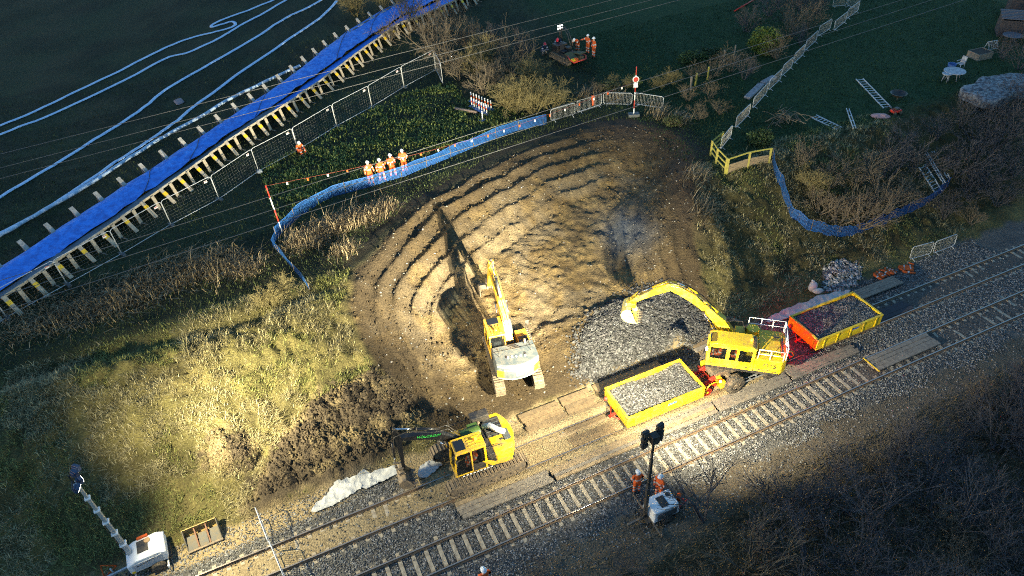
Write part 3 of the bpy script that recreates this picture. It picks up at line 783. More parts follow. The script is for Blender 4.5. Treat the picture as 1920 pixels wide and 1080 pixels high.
def tracked_excavator(label, loc, upper, under, style):
    t = empty('tracked_excavator', loc, upper, label, 'excavator')
    rel = under - upper; P = style['paint']
    for y in (-style['gauge'], style['gauge']): crawler(t, y, rel, style['tl'])
    b = MB(); b.box((0, 0, .62), (1.3, style['gauge'] * 2 - .3, .34), M_STEEL); b.cyl((0, 0, .72), (0, 0, .98), .62, M_STEEL, n=20)
    o = b.build('undercarriage', t, .02); o.rotation_euler = (0, 0, rel)
    rt = style['tail']
    d = MB(); d.prism([(1.55, .12), (1.55, .95), (1.0, 1.28), (-rt * .45, 1.28), (-rt * .45, -1.28), (1.1, -1.28), (1.35, -.3)], .98, 1.16, M_BLK, 'z'); d.build('slew_platform', t, .02)
    cw = tail(t, rt, -1.26, 1.26, 1.0, style['cwz'], style['cw'])
    cab(t, -.15, 1.55, .32, 1.28, 1.14, 2.92, P, panel=style.get('panel'))
    # engine cover and side boxes
    b = MB(); b.prism([(-rt * .36, 1.25), (-.22, 1.25), (-.22, -1.25), (-rt * .36, -1.25)], 1.16, style['cwz'] - .03, style['hood'], 'z'); hood = b.build('engine_cover', t, .04)
    for k in range(4): MB().box((-rt * .34 + .12 * k, -.2 + .1 * k, style['cwz'] - .005), (.05, .5, .03), M_BLK).build('vent_slot', hood)
    b = MB(); b.cyl((-.42, -.75, style['cwz'] - .05), (-.42, -.75, style['cwz'] + .32), .06, M_STEEL, n=10); b.build('exhaust', t)
    b = MB(); b.box((.55, -.86, 1.42), (1.5, .74, .52), P); bx = b.build('tool_box', t, .03)
    for k in range(3): MB().box((.0 + .28 * k, -.86, 1.70), (.2, .6, .04), M_BLK).build('step_tread', bx)
    b = MB(); b.tube([(1.2, -1.22, 1.68), (1.2, -1.22, 2.25), (-.1, -1.22, 2.25), (-.1, -1.22, 1.68)], .022, M_BLK, 6); b.build('handrail', t)
    for s_ in (-1, 1):
        hb_ = MB(); hb_.tube([(-rt * .55, s_ * .95, style['cwz'] - .02), (-rt * .55, s_ * .95, style['cwz'] + .16), (-rt * .25, s_ * .95, style['cwz'] + .16), (-rt * .25, s_ * .95, style['cwz'] - .02)], .018, M_BLK, 6); hb_.build('grab_rail', cw)
        MB().box((-rt * .62, s_ * .55, style['cwz'] + .01), (.16, .10, .05), M_BLK).build('lifting_eye', cw)
    MB().cyl((.2, .8, 3.0), (.2, .8, 3.12), .07, lamp_mat('amber_beacon', (1.0, .35, .02), 1.5), n=10).build('beacon', t)
    for k in range(5): MB().box((-.5, 1.275, 1.35 + .12 * k), (.42, .02, .05), M_BLK).build('side_vent', hood)
    mirror_part(t, (1.45, 1.42, 2.5)); mirror_part(t, (1.1, -1.30, 2.3))
    # boom, stick, bucket (drawn in the plane of the boom, then swung)
    A, B, C = style['foot'], style['elbow'], style['wrist']
    br = empty('boom_assembly', (0, 0, 0)); br.parent = t; br.rotation_euler = (0, 0, style.get('swing', 0)); br['label'] = style['boom_label']
    mid = ((A[0] + B[0]) / 2 - .25 * (B[1] - A[1]) * .45, (A[1] + B[1]) / 2 + .42)
    bo = MB(); arm2d(bo, [A, ((A[0] + mid[0]) / 2, (A[1] + mid[1]) / 2 + .06), mid, ((mid[0] + B[0]) / 2, (mid[1] + B[1]) / 2 + .06), B], [k_ * style.get('slim', 1) for k_ in (.17, .30, .33, .25, .15)], .44 * style.get('slim', 1), style['boom'])
    boom = bo.build('boom', br, .02)
    so = MB(); dx, dz = C[0] - B[0], C[1] - B[1]; l = math.hypot(dx, dz); ux, uz = dx / l, dz / l
    back = (B[0] - ux * .55 + .12, B[1] - uz * .55 + .1)
    arm2d(so, [back, B, (B[0] + dx * .3, B[1] + dz * .3), C], [k_ * style.get('slim', 1) for k_ in (.10, .25, .20, .11)], .34 * style.get('slim', 1), style['stick'])
    stick = so.build('stick', br, .015)
    ram(br, (A[0] + .55, A[1] - .45), (mid[0] + .1, mid[1] - .1), .085, style['ramc'], .33); ram(br, (A[0] + .55, A[1] - .45), (mid[0] + .1, mid[1] - .1), .085, style['ramc'], -.33)
    ram(br, (mid[0] - .1, mid[1] + .42), (back[0], back[1] + .08), .08, style['ramc'], 0, .55)
    kx, kz = B[0] + dx * .12, B[1] + dz * .12
    nx_, nz_ = -uz, ux
    if nx_ < 0: nx_, nz_ = -nx_, -nz_
    link = (C[0] - ux * .35 + nx_ * .38, C[1] - uz * .35 + nz_ * .38)
    ram(br, (kx + nx_ * .32, kz + nz_ * .32), link, .065, style['ramc'], 0, .6)
    lk = MB()
    for y in (-.2, .2):
        lk.beam((link[0], y, link[1]), (C[0] - ux * .3, y, C[1] - uz * .3), .04, .09, M_STEEL, (0, 1, 0)); lk.beam((link[0], y, link[1]), (C[0] + nx_ * .3, y, C[1] - .12), .04, .09, M_STEEL, (0, 1, 0))
    lk.build('bucket_link', br)
    bucket_part(br, (C[0], 0, C[1] - .32), style['bw'], style['bs'], style['ba'], style['bm'], style['teeth'])
    for y in (-.12, .12):
        hose_run(br, [(A[0] + .1, y, A[1] + .3), (mid[0] - .5, y, mid[1] + .40), (mid[0] + .2, y, mid[1] + .42), (B[0] - .5, y, B[1] + .42), (B[0] + .2, y * 1.6, B[1] + .34), (kx + nx_ * .3, y * 1.6, kz + nz_ * .2)])
    return t, cw, br
D2 = Vector((math.cos(YAW), math.sin(YAW), 0))
HEAD_U = YAW + math.pi
e1p = Vector((-.30, 29.55, 0)); e1p.z = gz(e1p.x, e1p.y) - .04
E1, E1CW, E1B = tracked_excavator('yellow tracked excavator with grey rounded tail digging in the middle of the hollow', e1p, R(101.5), R(99),
    dict(paint=M_ORY, gauge=1.15, tl=4.7, tail=2.05, cwz=2.15, cw=M_GREYP, hood=M_GREYP, foot=(.35, 1.75), elbow=(4.5, 4.3), wrist=(5.75, 1.9), boom=M_ORY, stick=M_ORY, ramc=M_GREYP, bw=1.35, bs=1.15, ba=R(-8), bm=M_STEEL, teeth=5, boom_label='amber boom and stick with grey rams'))
# the tail's white band, amber side vents and round mark
def arc_strip(parent, r, a0, a1, z0, z1, m, name, t=.012):
    b = MB(); n = 12
    rows = [[Vector((-(r + t) * math.cos(a0 + (a1 - a0) * i / n), (r + t) * math.sin(a0 + (a1 - a0) * i / n), z)) for i in range(n + 1)] for z in (z0, z1)]
    b.grid(rows, m, True); return b.build(name, parent)
M_DULLW = mat('dull_white', (.34, .35, .35), .6)
arc_strip(E1CW, 2.05, R(-36), R(36), 1.94, 2.03, M_DULLW, 'reflective_strip')
for k in range(11): arc_strip(E1CW, 2.05, R(-26 + 4.8 * k), R(-23 + 4.8 * k), 1.70, 1.80, M_DULLW, 'letter_mark', .014)
arc_strip(E1CW, 2.05, R(-34), R(34), 1.02, 1.09, mat('pale_green_strip', (0.25, 0.42, 0.36), .6), 'reflective_strip')
for s in (-1, 1):
    arc_strip(E1CW, 2.05, s * R(25), s * R(37.5), 1.13, 1.68, M_ORY, 'side_cover', .016)
    for k in range(2): arc_strip(E1CW, 2.05, s * R(28), s * R(35), 1.22 + .24 * k, 1.36 + .24 * k, mat('deep_amber', (0.62, 0.25, 0.01), .5), 'vent_slot', .022)
ring = MB(); ring.tube([Vector((-2.075, .12 + .11 * math.cos(t), 1.42 + .11 * math.sin(t))) for t in np.linspace(0, 2 * math.pi, 13)[:-1]], .022, M_WHT, 5, True); ring.build('round_mark', E1CW)
text_part('5', .30, M_WHT, E1CW, (-2.06, -.14, 1.42), (R(90), 0, R(-90)), 'numeral')
for y in (-.5, -.25, 0, .25, .5): MB().box((-1.35 + .1 * y, y, 2.17), (.14, .10, .012), M_WHT).build('roof_sticker', E1CW)

e2c = W(6.15, 22.35); e2p = Vector((e2c.x, e2c.y, 0.05))
E2, E2CW, E2B = tracked_excavator('yellow tracked excavator with black boom standing across the muddy upper track', e2p, HEAD_U - R(3), HEAD_U,
    dict(paint=M_YEL, panel=M_BLK, slim=.66, gauge=1.28, tl=4.5, tail=2.0, cwz=2.05, cw=M_YEL, hood=M_BLK, foot=(.30, 1.7), elbow=(3.85, 3.75), wrist=(3.95, 1.25), swing=R(-4), boom=M_BOOM, stick=M_BOOM, ramc=M_BOOM, bw=1.1, bs=.8, ba=R(20), bm=M_STEEL, teeth=4, boom_label='black boom with green lettering'))
M_GREEN = mat('green_letter', (0.03, 0.42, 0.06), .6)
text_part('HOLCROFT', .24, M_GREEN, E2B, (2.35, .152, 3.42), (R(90), R(14), R(180)), 'lettering')
b = MB(); b.box((.0, -.35, 2.35), (.55, .55, .5), mat('dark_green_drum', (0.06, 0.11, 0.02), .4)); b.cyl((-.3, -.15, 2.42), (.75, -.15, 2.42), .30, mat('dark_green_drum', (0.06, 0.11, 0.02), .4), n=16); b.build('green_tank', E2, .02)
b = MB(); b.box((-.55, -1.05, 2.38), (1.0, .5, .5), M_BLK); b.build('black_housing', E2, .04)
b = MB(); b.tube([(-.6, -.55, 2.1), (-.9, -.3, 2.35), (-1.2, .1, 2.3), (-1.5, .2, 2.1)], .16, M_SHEET, 8); b.build('pale_pipe_wrap', E2)
for k in range(9): MB().box((-.35 + .19 * k, 1.305, 1.10), (.11, .012, .07), M_WHT).build('sill_mark', E2)
b = MB(); b.prism([(-.9, 1.15), (-.15, 1.75), (.1, 1.75), (-.4, 1.15)], 1.284, 1.30, M_YEL); b.build('door_flash', E2)

arc_strip(E2CW, 2.0, R(-38), R(38), 1.01, 1.30, M_BLK, 'skirt_band')
MB().box((-1.05, -.35, 2.07), (.95, 1.2, .05), M_BLK).build('cooler_grille', E2CW, .01)
MB().box((-1.55, .35, 2.07), (.35, .7, .04), M_GREYP).build('rear_panel', E2CW, .01)
for k in range(5): MB().box((-1.05, -.85 + .25 * k, 2.10), (.85, .05, .02), M_GREYP).build('grille_bar', E2CW)
# ------------------------------------------------------------------ road-rail excavator
def wheel(parent, c, r, w, name='wheel', paint=None, tyre=True):
    h = MB(); c = Vector(c); y = Vector((0, 1, 0))
    if tyre:
        prof = [(r * .56, -w / 2 * .9), (r * .92, -w / 2), (r, -w / 2 * .72), (r, w / 2 * .72), (r * .92, w / 2), (r * .56, w / 2 * .9)]
        n = 28; h.grid([[c + Vector((q * math.cos(2 * math.pi * i / n), s, q * math.sin(2 * math.pi * i / n))) for i in range(n)] for q, s in prof], M_RUB, True, True)
        for i in range(26):
            a = 2 * math.pi * i / 26; rot = Matrix.Rotation(-a, 3, 'Y')
            for s in (-1, 1): h.box(c + rot @ Vector((r, s * w * .2, 0)) + Vector((0, 0, 0)), (.05, w * .38, r * .12), M_RUB, rot @ Matrix.Rotation(s * .4, 3, 'X'))
        o = h.build('tyre', parent); o.name = name
        q = MB(); q.cyl(c - y * w * .36, c + y * w * .36, r * .56, paint or M_STEEL, n=20)
        for s in (-1, 1):
            q.cyl(c + y * s * w * .34, c + y * s * w * .44, r * .22, M_STEEL, n=12)
            for k in range(8): q.cyl(c + Vector((r * .38 * math.cos(k * .785), s * w * .36, r * .38 * math.sin(k * .785))), c + Vector((r * .38 * math.cos(k * .785), s * w * .42, r * .38 * math.sin(k * .785))), .03, M_STEEL, n=6)
        q.build('rim', o)
    else:
        h.cyl(c - y * w / 2, c + y * w / 2, r, paint or M_STEEL, n=20); h.cyl(c + y * w * .25, c + y * w * .5, r * 1.12, paint or M_STEEL, n=20); h.cyl(c - y * w * .6, c + y * w * .6, r * .35, M_YELB, n=10)
        o = h.build(name, parent)
    return o
e3c = W(22.7, N1)
E3 = empty('road_rail_excavator', (e3c.x, e3c.y, 0), R(163), 'yellow road-rail excavator with white roof rails between the two wagons', 'excavator')
REL = HEAD_U - R(163)
UC = empty('undercarriage', (0, 0, 0)); UC.parent = E3; UC.rotation_euler = (0, 0, REL)
b = MB(); b.box((0, 0, .82), (4.3, .9, .42), M_STEEL); b.box((1.25, 0, .62), (.3, 2.0, .3), M_STEEL); b.box((-1.25, 0, .62), (.3, 2.0, .3), M_STEEL); b.cyl((0, 0, 1.0), (0, 0, 1.26), .62, M_STEEL, n=20)
b.build('chassis', UC, .02)
for x in (1.25, -1.3):
    for y in (1.16, -1.16): wheel(UC, (x, y, .56), .60, .50)
for s in (1, -1):
    f = MB()
    for y in (-.45, .45): f.beam((s * 2.0, y, .75), (s * 3.15, y, .45), .12, .16, M_RED)
    f.beam((s * 2.35, -.85, .62), (s * 2.35, .85, .62), .12, .14, M_RED); f.beam((s * 3.1, -.9, .42), (s * 3.1, .9, .42), .14, .16, M_RED)
    f.cyl((s * 2.2, .45, .95), (s * 2.95, .45, .6), .07, M_RED, n=10); f.cyl((s * 2.2, -.45, .95), (s * 2.95, -.45, .6), .07, M_RED, n=10)
    f.beam((s * 2.5, -.1, .7), (s * 3.55, 0, .5), .1, .1, M_RED)
    fr = f.build('rail_wheel_frame', UC, .01)
    for y in (.7525, -.7525): wheel(fr, (s * 2.85, y, .26), .26, .16, 'guide_wheel', M_RED if s > 0 else M_STEEL, False)
    g = MB(); g.tube([(s * 2.3, .95, .7), (s * 2.3, 1.0, 1.15), (s * 2.9, 1.0, 1.15), (s * 3.15, 1.0, .8), (s * 3.15, .95, .5)], .035, M_YELB, 6); g.build('guard_loop', fr)
b = MB()
for y in (1.32, 1.12): b.beam((.7, y, .55), (-.75, y, .55), .06, .06, M_GALV)
for k in range(4): b.beam((.65 - .45 * k, 1.08, .55), (.65 - .45 * k, 1.36, .55), .05, .05, M_GALV)
b.build('side_step', UC)
b = MB(); b.beam((1.95, -1.0, .62), (1.95, 1.05, .62), .30, .5, M_YELB); b.build('front_blade', UC, .02)
d = MB(); d.prism([(2.0, .1), (2.0, 1.30), (-2.0, 1.30), (-2.25, 1.0), (-2.25, -1.0), (-2.0, -1.30), (.9, -1.30), (1.2, -.4)], 1.22, 1.40, M_BLK, 'z'); d.build('slew_platform', E3, .02)
# long side wall with three windows, front screens, sloping roof
Y0, Y1 = .22, 1.30
def panel_with_windows():
    b = MB(); z0, z1 = 1.40, 3.10
    xs = [2.02, 1.86, .98, .78, .42, .26, -.42, -.60]     # front to rear: pillar, window, pillar, window ...
    for y in (Y1 - .03, Y0 + .03):
        b.box(((2.02 - .60) / 2, y, 1.70), (2.62, .06, .60), M_YELB); b.box(((1.9 - .60) / 2, y, 2.98), (2.5, .06, .24), M_YELB)
        for k in range(0, 8, 2): b.box(((xs[k] + xs[k + 1]) / 2, y, 2.43), (abs(xs[k] - xs[k + 1]), .06, .87), M_YELB)
    b.box((2.0, (Y0 + Y1) / 2, 1.6), (.06, Y1 - Y0 - .1, .4), M_YELB); b.box((1.9, (Y0 + Y1) / 2, 3.0), (.06, Y1 - Y0 - .1, .2), M_YELB)
    b.box((-.58, (Y0 + Y1) / 2, 2.25), (.06, Y1 - Y0 - .1, 1.7), M_YELB)
    return b, xs
b, xs = panel_with_windows(); C3 = b.build('cab_frame', E3, .012)
for y in (Y1 - .02, Y0 + .02):
    for k in (1, 3, 5):
        p = MB(); p.add([(xs[k], y, 2.0), (xs[k + 1], y, 2.0), (xs[k + 1], y, 2.86), (xs[k], y, 2.86)], [(0, 1, 2, 3)], M_PANE); p.build('side_window', C3)
p = MB(); p.add([(2.0, Y0 + .08, 1.8), (2.0, Y1 - .08, 1.8), (1.92, Y1 - .08, 2.9), (1.92, Y0 + .08, 2.9)], [(0, 1, 2, 3)], M_PANE); p.build('windscreen', C3)
s = MB()
for x in (1.25, .35): s.box((x, .76, 1.85), (.5, .5, .14), M_INT); s.box((x - .24, .76, 2.2), (.1, .48, .6), M_INT); s.box((x, .76, 1.6), (.36, .36, .4), M_INT)
s.build('seat', C3, .02)
MB().box((.7, .76, 1.43), (2.5, .98, .04), M_INT).build('cab_floor', C3)
r = MB(); r.prism([(1.98, 3.09), (1.55, 3.22), (-.35, 3.22), (-.66, 3.08)], Y0 - .02, Y1 + .02, M_YELB); RF = r.build('cab_roof', E3, .02)
p = MB(); p.add([(1.93, Y0 + .18, 3.125), (1.93, Y1 - .15, 3.125), (1.58, Y1 - .15, 3.235), (1.58, Y0 + .18, 3.235)], [(0, 1, 2, 3)], M_GLASS); p.build('roof_window', RF)
MB().box((-.47, .76, 3.17), (.2, .9, .05), M_BLK, Matrix.Rotation(R(24), 3, 'Y')).build('roof_grille', RF)
# rear house
b = MB(); b.prism([(-.62, 1.29), (-2.1, 1.29), (-2.35, 1.0), (-2.35, -1.0), (-2.1, -1.29), (-.1, -1.29), (-.1, .1), (-.62, .1)], 1.40, 2.36, M_YELB, 'z'); H3 = b.build('engine_house', E3, .05)
b = MB(); b.prism([(-.75, .95), (-2.0, .95), (-2.0, -.55), (-.75, -.55)], 2.36, 2.62, M_YELB, 'z'); b.build('engine_cover', H3, .06)
b = MB(); b.cyl((-.45, -.75, 2.3), (-.45, -.75, 2.86), .36, M_YELB, n=18); b.box((.05, -.8, 2.0), (.9, .9, .9), M_YELB); b.build('hydraulic_tank', H3, .02)
b = MB(); b.box((-2.06, .2, 2.64), (.12, 1.2, .05), M_BLK); b.box((-1.75, -.42, 2.64), (.3, .12, .04), M_BLK); b.build('vent_slot', H3)
b = MB(); b.box((-1.45, 1.297, 1.86), (1.25, .014, .85), M_YELB); dr = b.build('side_door', H3)
text_part('OTS', .40, M_BLK, H3, (-1.42, 1.312, 1.95), (R(90), 0, R(180)), 'lettering', shear=.2)
for x in (1.7, -.2): MB().box((x, 1.312, 1.62), (.14, .02, .06), M_BLK).build('door_handle', C3)
MB().box((.28, 1.305, 2.2), (.02, .012, 1.5), M_BLK).build('door_gap', C3)
MB().cyl((-.3, .76, 3.2), (-.3, .76, 3.36), .07, lamp_mat('amber_beacon', (1.0, .35, .02), 1.5), n=10).build('beacon', RF)
b = MB(); b.box((-1.25, 1.308, 1.60), (.75, .008, .035), M_BLK); b.box((-1.75, 1.308, 1.55), (.22, .008, .06), M_BLK); b.build('small_print', H3)
def rails(parent, pts, zb, zt, posts):
    b = MB(); top = [Vector((x, y, zt)) for x, y in pts]; midp = [Vector((x, y, (zb + zt) / 2)) for x, y in pts]
    b.tube(top, .028, M_WHTR, 6); b.tube(midp, .024, M_WHTR, 6)
    for x, y in posts: b.cyl((x, y, zb), (x, y, zt), .028, M_WHTR, n=6)
    return b.build('handrail', parent)
rails(H3, [(-.75, 1.2), (-2.1, 1.2)], 2.36, 3.05, [(-.75, 1.2), (-1.4, 1.2), (-2.1, 1.2)])
rails(H3, [(-2.25, 1.1), (-2.25, -1.1)], 2.36, 3.25, [(-2.25, 1.1), (-2.25, 0), (-2.25, -1.1)])
rails(H3, [(-2.2, -1.2), (-.2, -1.2)], 2.36, 3.25, [(-2.2, -1.2), (-1.55, -1.2), (-.9, -1.2), (-.2, -1.2)])
# two-piece boom
BR = empty('boom_assembly', (0, 0, 0)); BR.parent = E3; BR.location = (0, -.42, 0); BR['label'] = 'bright yellow two-piece boom'
A, Bm, El, Cw = (.55, 2.2), (2.6, 4.5), (4.55, 5.55), (6.55, 4.2)
b = MB(); arm2d(b, [A, (1.4, 3.35), Bm], [.22, .30, .22], .46, M_YELB); b.build('boom_base', BR, .02)
b = MB(); arm2d(b, [(2.45, 4.3), (3.2, 4.98), (4.0, 5.42), El], [.18, .27, .26, .17], .42, M_YELB); b.build('boom', BR, .02)
b = MB(); arm2d(b, [(4.05, 5.75), El, (5.3, 5.12), Cw], [.10, .24, .20, .12], .34, M_YELB); b.build('stick', BR, .015)
ram(BR, (1.15, 1.9), (2.5, 4.15), .09, M_YELB, .34); ram(BR, (1.15, 1.9), (2.5, 4.15), .09, M_YELB, -.34)
ram(BR, (1.7, 4.05), (3.4, 5.35), .09, M_YELB, 0); ram(BR, (3.0, 5.25), (4.1, 5.85), .08, M_YELB, .0); ram(BR, (4.7, 5.85), (6.25, 4.75), .07, M_YELB, 0)
b = MB()
for y in (-.2, .2): b.beam((6.25, y, 4.75), (6.75, y, 4.15), .05, .1, M_YELB, (0, 1, 0)); b.beam((6.25, y, 4.75), (6.2, y, 4.3), .05, .1, M_YELB, (0, 1, 0))
b.box((6.6, 0, 3.95), (.5, .6, .35), M_YELB); b.build('tilt_coupler', BR, .02)
bucket_part(BR, (6.6, 0, 3.72), 1.15, 1.05, R(14), mat('worn_yellow', (0.80, 0.66, 0.10), .5, 0, (0.42, 0.38, 0.28), 4, .9), 5)
for k in range(5):
    y = -.3 + .12 * k
    hose_run(BR, [(-.2, y - .3, 2.3), (.25, y - .25, 3.1 + .1 * k), (.75, y - .1, 3.35 + .06 * k), (1.3, y, 3.55), (1.9, y * .7, 4.1)], .028)
for y in (-.16, .16): hose_run(BR, [(1.9, y, 4.2), (2.6, y, 4.95), (3.6, y, 5.65), (4.6, y, 5.98), (5.4, y, 5.4), (6.2, y, 4.7)], .024)
# lamps: work lamp at the cab front, red lamps at both ends
MB().box((2.07, 1.15, 2.55), (.08, .16, .12), lamp_mat('work_lamp', (1.0, .93, .8), 18)).build('work_lamp', E3)
for s, y in ((-2.42, .75), (-2.42, -.75)):
    b = MB(); b.cyl((s + .28, y, 1.32), (s + .20, y, 1.32), .08, lamp_mat('red_lamp', (1.0, .02, .03), 25), n=12); b.beam((s + .3, y, .9), (s + .3, y, 1.4), .06, .06, M_BLK, (1, 0, 0)); b.build('tail_lamp', UC)
b = MB(); b.ellipsoid((2.15, .95, .98), (.09, .09, .09), lamp_mat('marker_lamp', (1.0, .06, .05), 8), 10, 6); b.build('marker_lamp', UC)

# ------------------------------------------------------------------ stone wagons
def wagon(label, u0, u1, fill_label, col_lo, col_hi, empt, seed):
    L = u1 - u0; c = W((u0 + u1) / 2, N1)
    t = empty('stone_wagon', (c.x, c.y, 0), YAW, label, 'wagon')
    wd, z0, z1 = 2.5, .62, 1.42
    for s in (-1, 1):
        b = MB(); b.box((0, s * (wd / 2 - .04), (z0 + z1) / 2), (L, .07, z1 - z0), M_YELB); b.box((0, s * (wd / 2 - .045), z1), (L + .04, .13, .07), M_YELB)
        sd = b.build('side_board', t, .012)
        for k in range(5): MB().box((-L / 2 + .5 + k * (L - 1) / 4, s * (wd / 2 + .02), (z0 + z1) / 2), (.10, .05, z1 - z0 - .06), M_YELB).build('stanchion', sd, .01)
        for k in range(4): MB().box((-L / 2 + .5 + (k + .5) * (L - 1) / 4, s * (wd / 2 + .002), (z0 + z1) / 2), (.8, .02, .32), mat('yellow_recess', (0.74, 0.52, 0.012), .5)).build('pressed_panel', sd)
        b = MB(); b.box((s * (L / 2 - .035), 0, (z0 + z1) / 2), (.07, wd - .16, z1 - z0), M_YELB); b.box((s * (L / 2 - .04), 0, z1), (.13, wd - .1, .07), M_YELB)
        en = b.build('end_board', t, .012)
        for k in (-1, 1): MB().box((s * (L / 2 + .012), k * .6, 1.05), (.03, .7, .34), mat('yellow_recess', (0.74, 0.52, 0.012), .5)).build('pressed_panel', en)
    MB().box((0, 0, z0 + .02), (L - .1, wd - .1, .06), M_STEEL).build('deck', t)
    b = MB()
    for y in (-.75, .75): b.box((0, y, .48), (L - .2, .16, .24), M_RED)
    for x in (-L / 2 + .7, 0, L / 2 - .7): b.box((x, 0, .48), (.14, 1.9, .16), M_RED)
    ch = b.build('underframe', t)
    for x in (-L / 2 + .75, L / 2 - .75):
        b = MB(); b.cyl((x, -.9, .24), (x, .9, .24), .06, M_STEEL, n=10)
        for y in (-.7525, .7525): b.cyl((x, y - .06, .24), (x, y + .06, .24), .24, M_STEEL, n=18); b.cyl((x, y - .07 * (1 if y > 0 else -1), .24), (x, y - .04 * (1 if y > 0 else -1), .24), .27, M_STEEL, n=18)
        b.build('wheelset', t)
    for s in (-1, 1):
        b = MB(); b.beam((s * L / 2, 0, .55), (s * (L / 2 + .42), 0, .5), .12, .12, M_RED); b.tube([(s * (L / 2 + .02), -.5, .6), (s * (L / 2 + .3), 0, .55), (s * (L / 2 + .02), .5, .6)], .04, M_RED, 6); b.build('drawbar', t)
    b = MB(); b.ellipsoid((-L / 2 - .12, .9, .95), (.12, .12, .14), M_RED, 10, 6); b.box((-L / 2 - .05, .9, .8), (.08, .08, .2), M_BLK); b.build('lamp_bracket', t)
    b = MB(); b.box((.35, -(wd / 2 + .012), z1 - .2), (.55, .012, .10), mat('blue_plate', (0.03, 0.12, 0.5), .5)); b.build('blue_plate', t)
    # the load
    N = 3600
    x = (RNG.random(N) - .5) * (L - .26); y = (RNG.random(N) - .5) * (wd - .26)
    z = 1.16 + .22 * fbm(x * .8 + seed, y * .8, 300 + seed, 2) + empt * np.exp(-((x - .3) ** 2 / .8 + (y - .8) ** 2 / .35)) * -.18
    px = c.x + DU[0] * x + DN[0] * y; py = c.y + DU[1] * x + DN[1] * y
    b = MB(); g = []
    for i in range(15):
        row = []
        for j in range(9):
            gx_, gy_ = -L / 2 + .08 + (L - .16) * i / 14, -wd / 2 + .08 + (wd - .16) * j / 8
            zz = 1.13 + .22 * float(fbm(np.array([gx_ * .8 + seed]), np.array([gy_ * .8]), 300 + seed, 2)[0]) - empt * .18 * math.exp(-((gx_ - .3) ** 2 / .8 + (gy_ - .8) ** 2 / .35))
            row.append(Vector((gx_, gy_, zz)))
        g.append(row)
    b.grid(g, mat('load_base', (0.16, 0.13, 0.09), .95, 0, (.06, .055, .05), 3, .9)); b.build('load_bed', t)
    stones('stone_load', np.stack([px, py, z], 1), 0.045 + 0.05 * RNG.random(N), stone_cols(N, col_lo, col_hi, 0.05), fill_label, 'stone')
    return t
WG1 = wagon('yellow open wagon of pale stone nearest the floodlight mast', 14.2, 19.25, 'pale crushed stone filling the wagon beside the floodlight mast', .03, .15, 1.0, 1)
WG2 = wagon('yellow open wagon of dark stone with its end lit red', 27.35, 32.4, 'dark crushed stone in the wagon with the red lit end', .04, .18, 0.0, 5)

# ------------------------------------------------------------------ floodlight towers (their lamps give the light)
M_LENS = lamp_mat('flood_lens', (1.0, .92, .72), 4)
def flood_head(parent, loc, aim, power, size, col, blend=1.0, body=M_BLK, lens=True):
    """lamp housing facing its aim point, with the light it gives"""
    loc = Vector(loc); d = (Vector(aim) - loc).normalized()
    q = d.to_track_quat('X', 'Z')
    b = MB(); b.box((0, 0, 0), (.16, .36, .28), body); b.box((-.11, 0, 0), (.08, .26, .2), body)
    o = b.build('lamp_head', parent, .02); o.rotation_mode = 'QUATERNION'
    o.matrix_parent_inverse = Matrix()
    pl = Matrix.Translation(parent.location) @ parent.rotation_euler.to_matrix().to_4x4()
    inv = pl.inverted()
    o.location = inv @ loc; o.rotation_quaternion = inv.to_quaternion() @ q
    MB().box((.085, 0, 0), (.012, .27, .19), M_LENS).build('lamp_lens', o)
    l = bpy.data.lights.new('flood_light', 'SPOT'); l.energy = power; l.spot_size = R(size); l.spot_blend = blend; l.color = col; l.shadow_soft_size = .10
    lo = bpy.data.objects.new('flood_light', l); COL.objects.link(lo); lo.parent = o; lo.location = (.24, 0, 0); lo.rotation_euler = (0, R(-90), 0)
    return o
WARM = (1.0, .90, .63); YELW = (1.0, .89, .57)
# mast by the lower track
p2 = W(12.75, 15.9); p2 = Vector((p2.x, p2.y, gz(p2.x, p2.y)))
TW2 = empty('lighting_tower', p2, YAW, 'grey boxed lighting tower with dark mast and lamp cluster below the near wagon', 'lighting tower')
b = MB(); b.box((.55, -.25, .72), (1.5, 1.05, .75), M_WHT, None, .93); hb = b.build('generator_body', TW2, .06)
MB().box((.55, -.28, 1.105), (.42, .62, .02), M_BLK).build('top_vent', hb); MB().cyl((1.0, -.05, 1.08), (1.0, -.05, 1.14), .12, M_BLK, n=12).build('filler_cap', hb)
MB().box((.55, -.79, .72), (1.1, .02, .45), M_GREYP).build('side_door', hb)
b = MB(); b.box((.5, -.2, .3), (1.9, .9, .12), M_BLK); b.beam((-.4, -.2, .3), (-1.35, -.2, .22), .1, .1, M_STEEL); b.build('trailer_frame', TW2)
for s in (-1, 1):
    wheel(TW2, (.55, -.2 + s * .62, .3), .3, .2)
    b = MB(); b.beam((-.2, -.2, .34), (-.2, -.2 + s * 1.3, .3), .07, .07, M_STEEL); b.cyl((-.2, -.2 + s * 1.3, .55), (-.2, -.2 + s * 1.3, 0), .035, M_STEEL, n=8); b.cyl((-.2, -.2 + s * 1.3, 0), (-.2, -.2 + s * 1.3, .03), .13, M_STEEL, n=10); b.build('outrigger', TW2)
TOP2 = 6.75
b = MB(); b.box((-.35, -.2, 1.6), (.17, .17, 2.8), M_BLK); b.box((-.35, -.2, 3.8), (.13, .13, 2.4), M_BLK); b.box((-.35, -.2, 5.6), (.10, .10, 2.0), M_BLK); b.build('mast', TW2, .008)
b = MB(); b.tube([(-.45, -.1, .5), (-.75, -.35, .25), (-.8, -.8, .1), (-.55, -1.15, .1), (-.3, -1.0, .12)], .03, M_BLK, 6); b.build('power_cable', TW2)
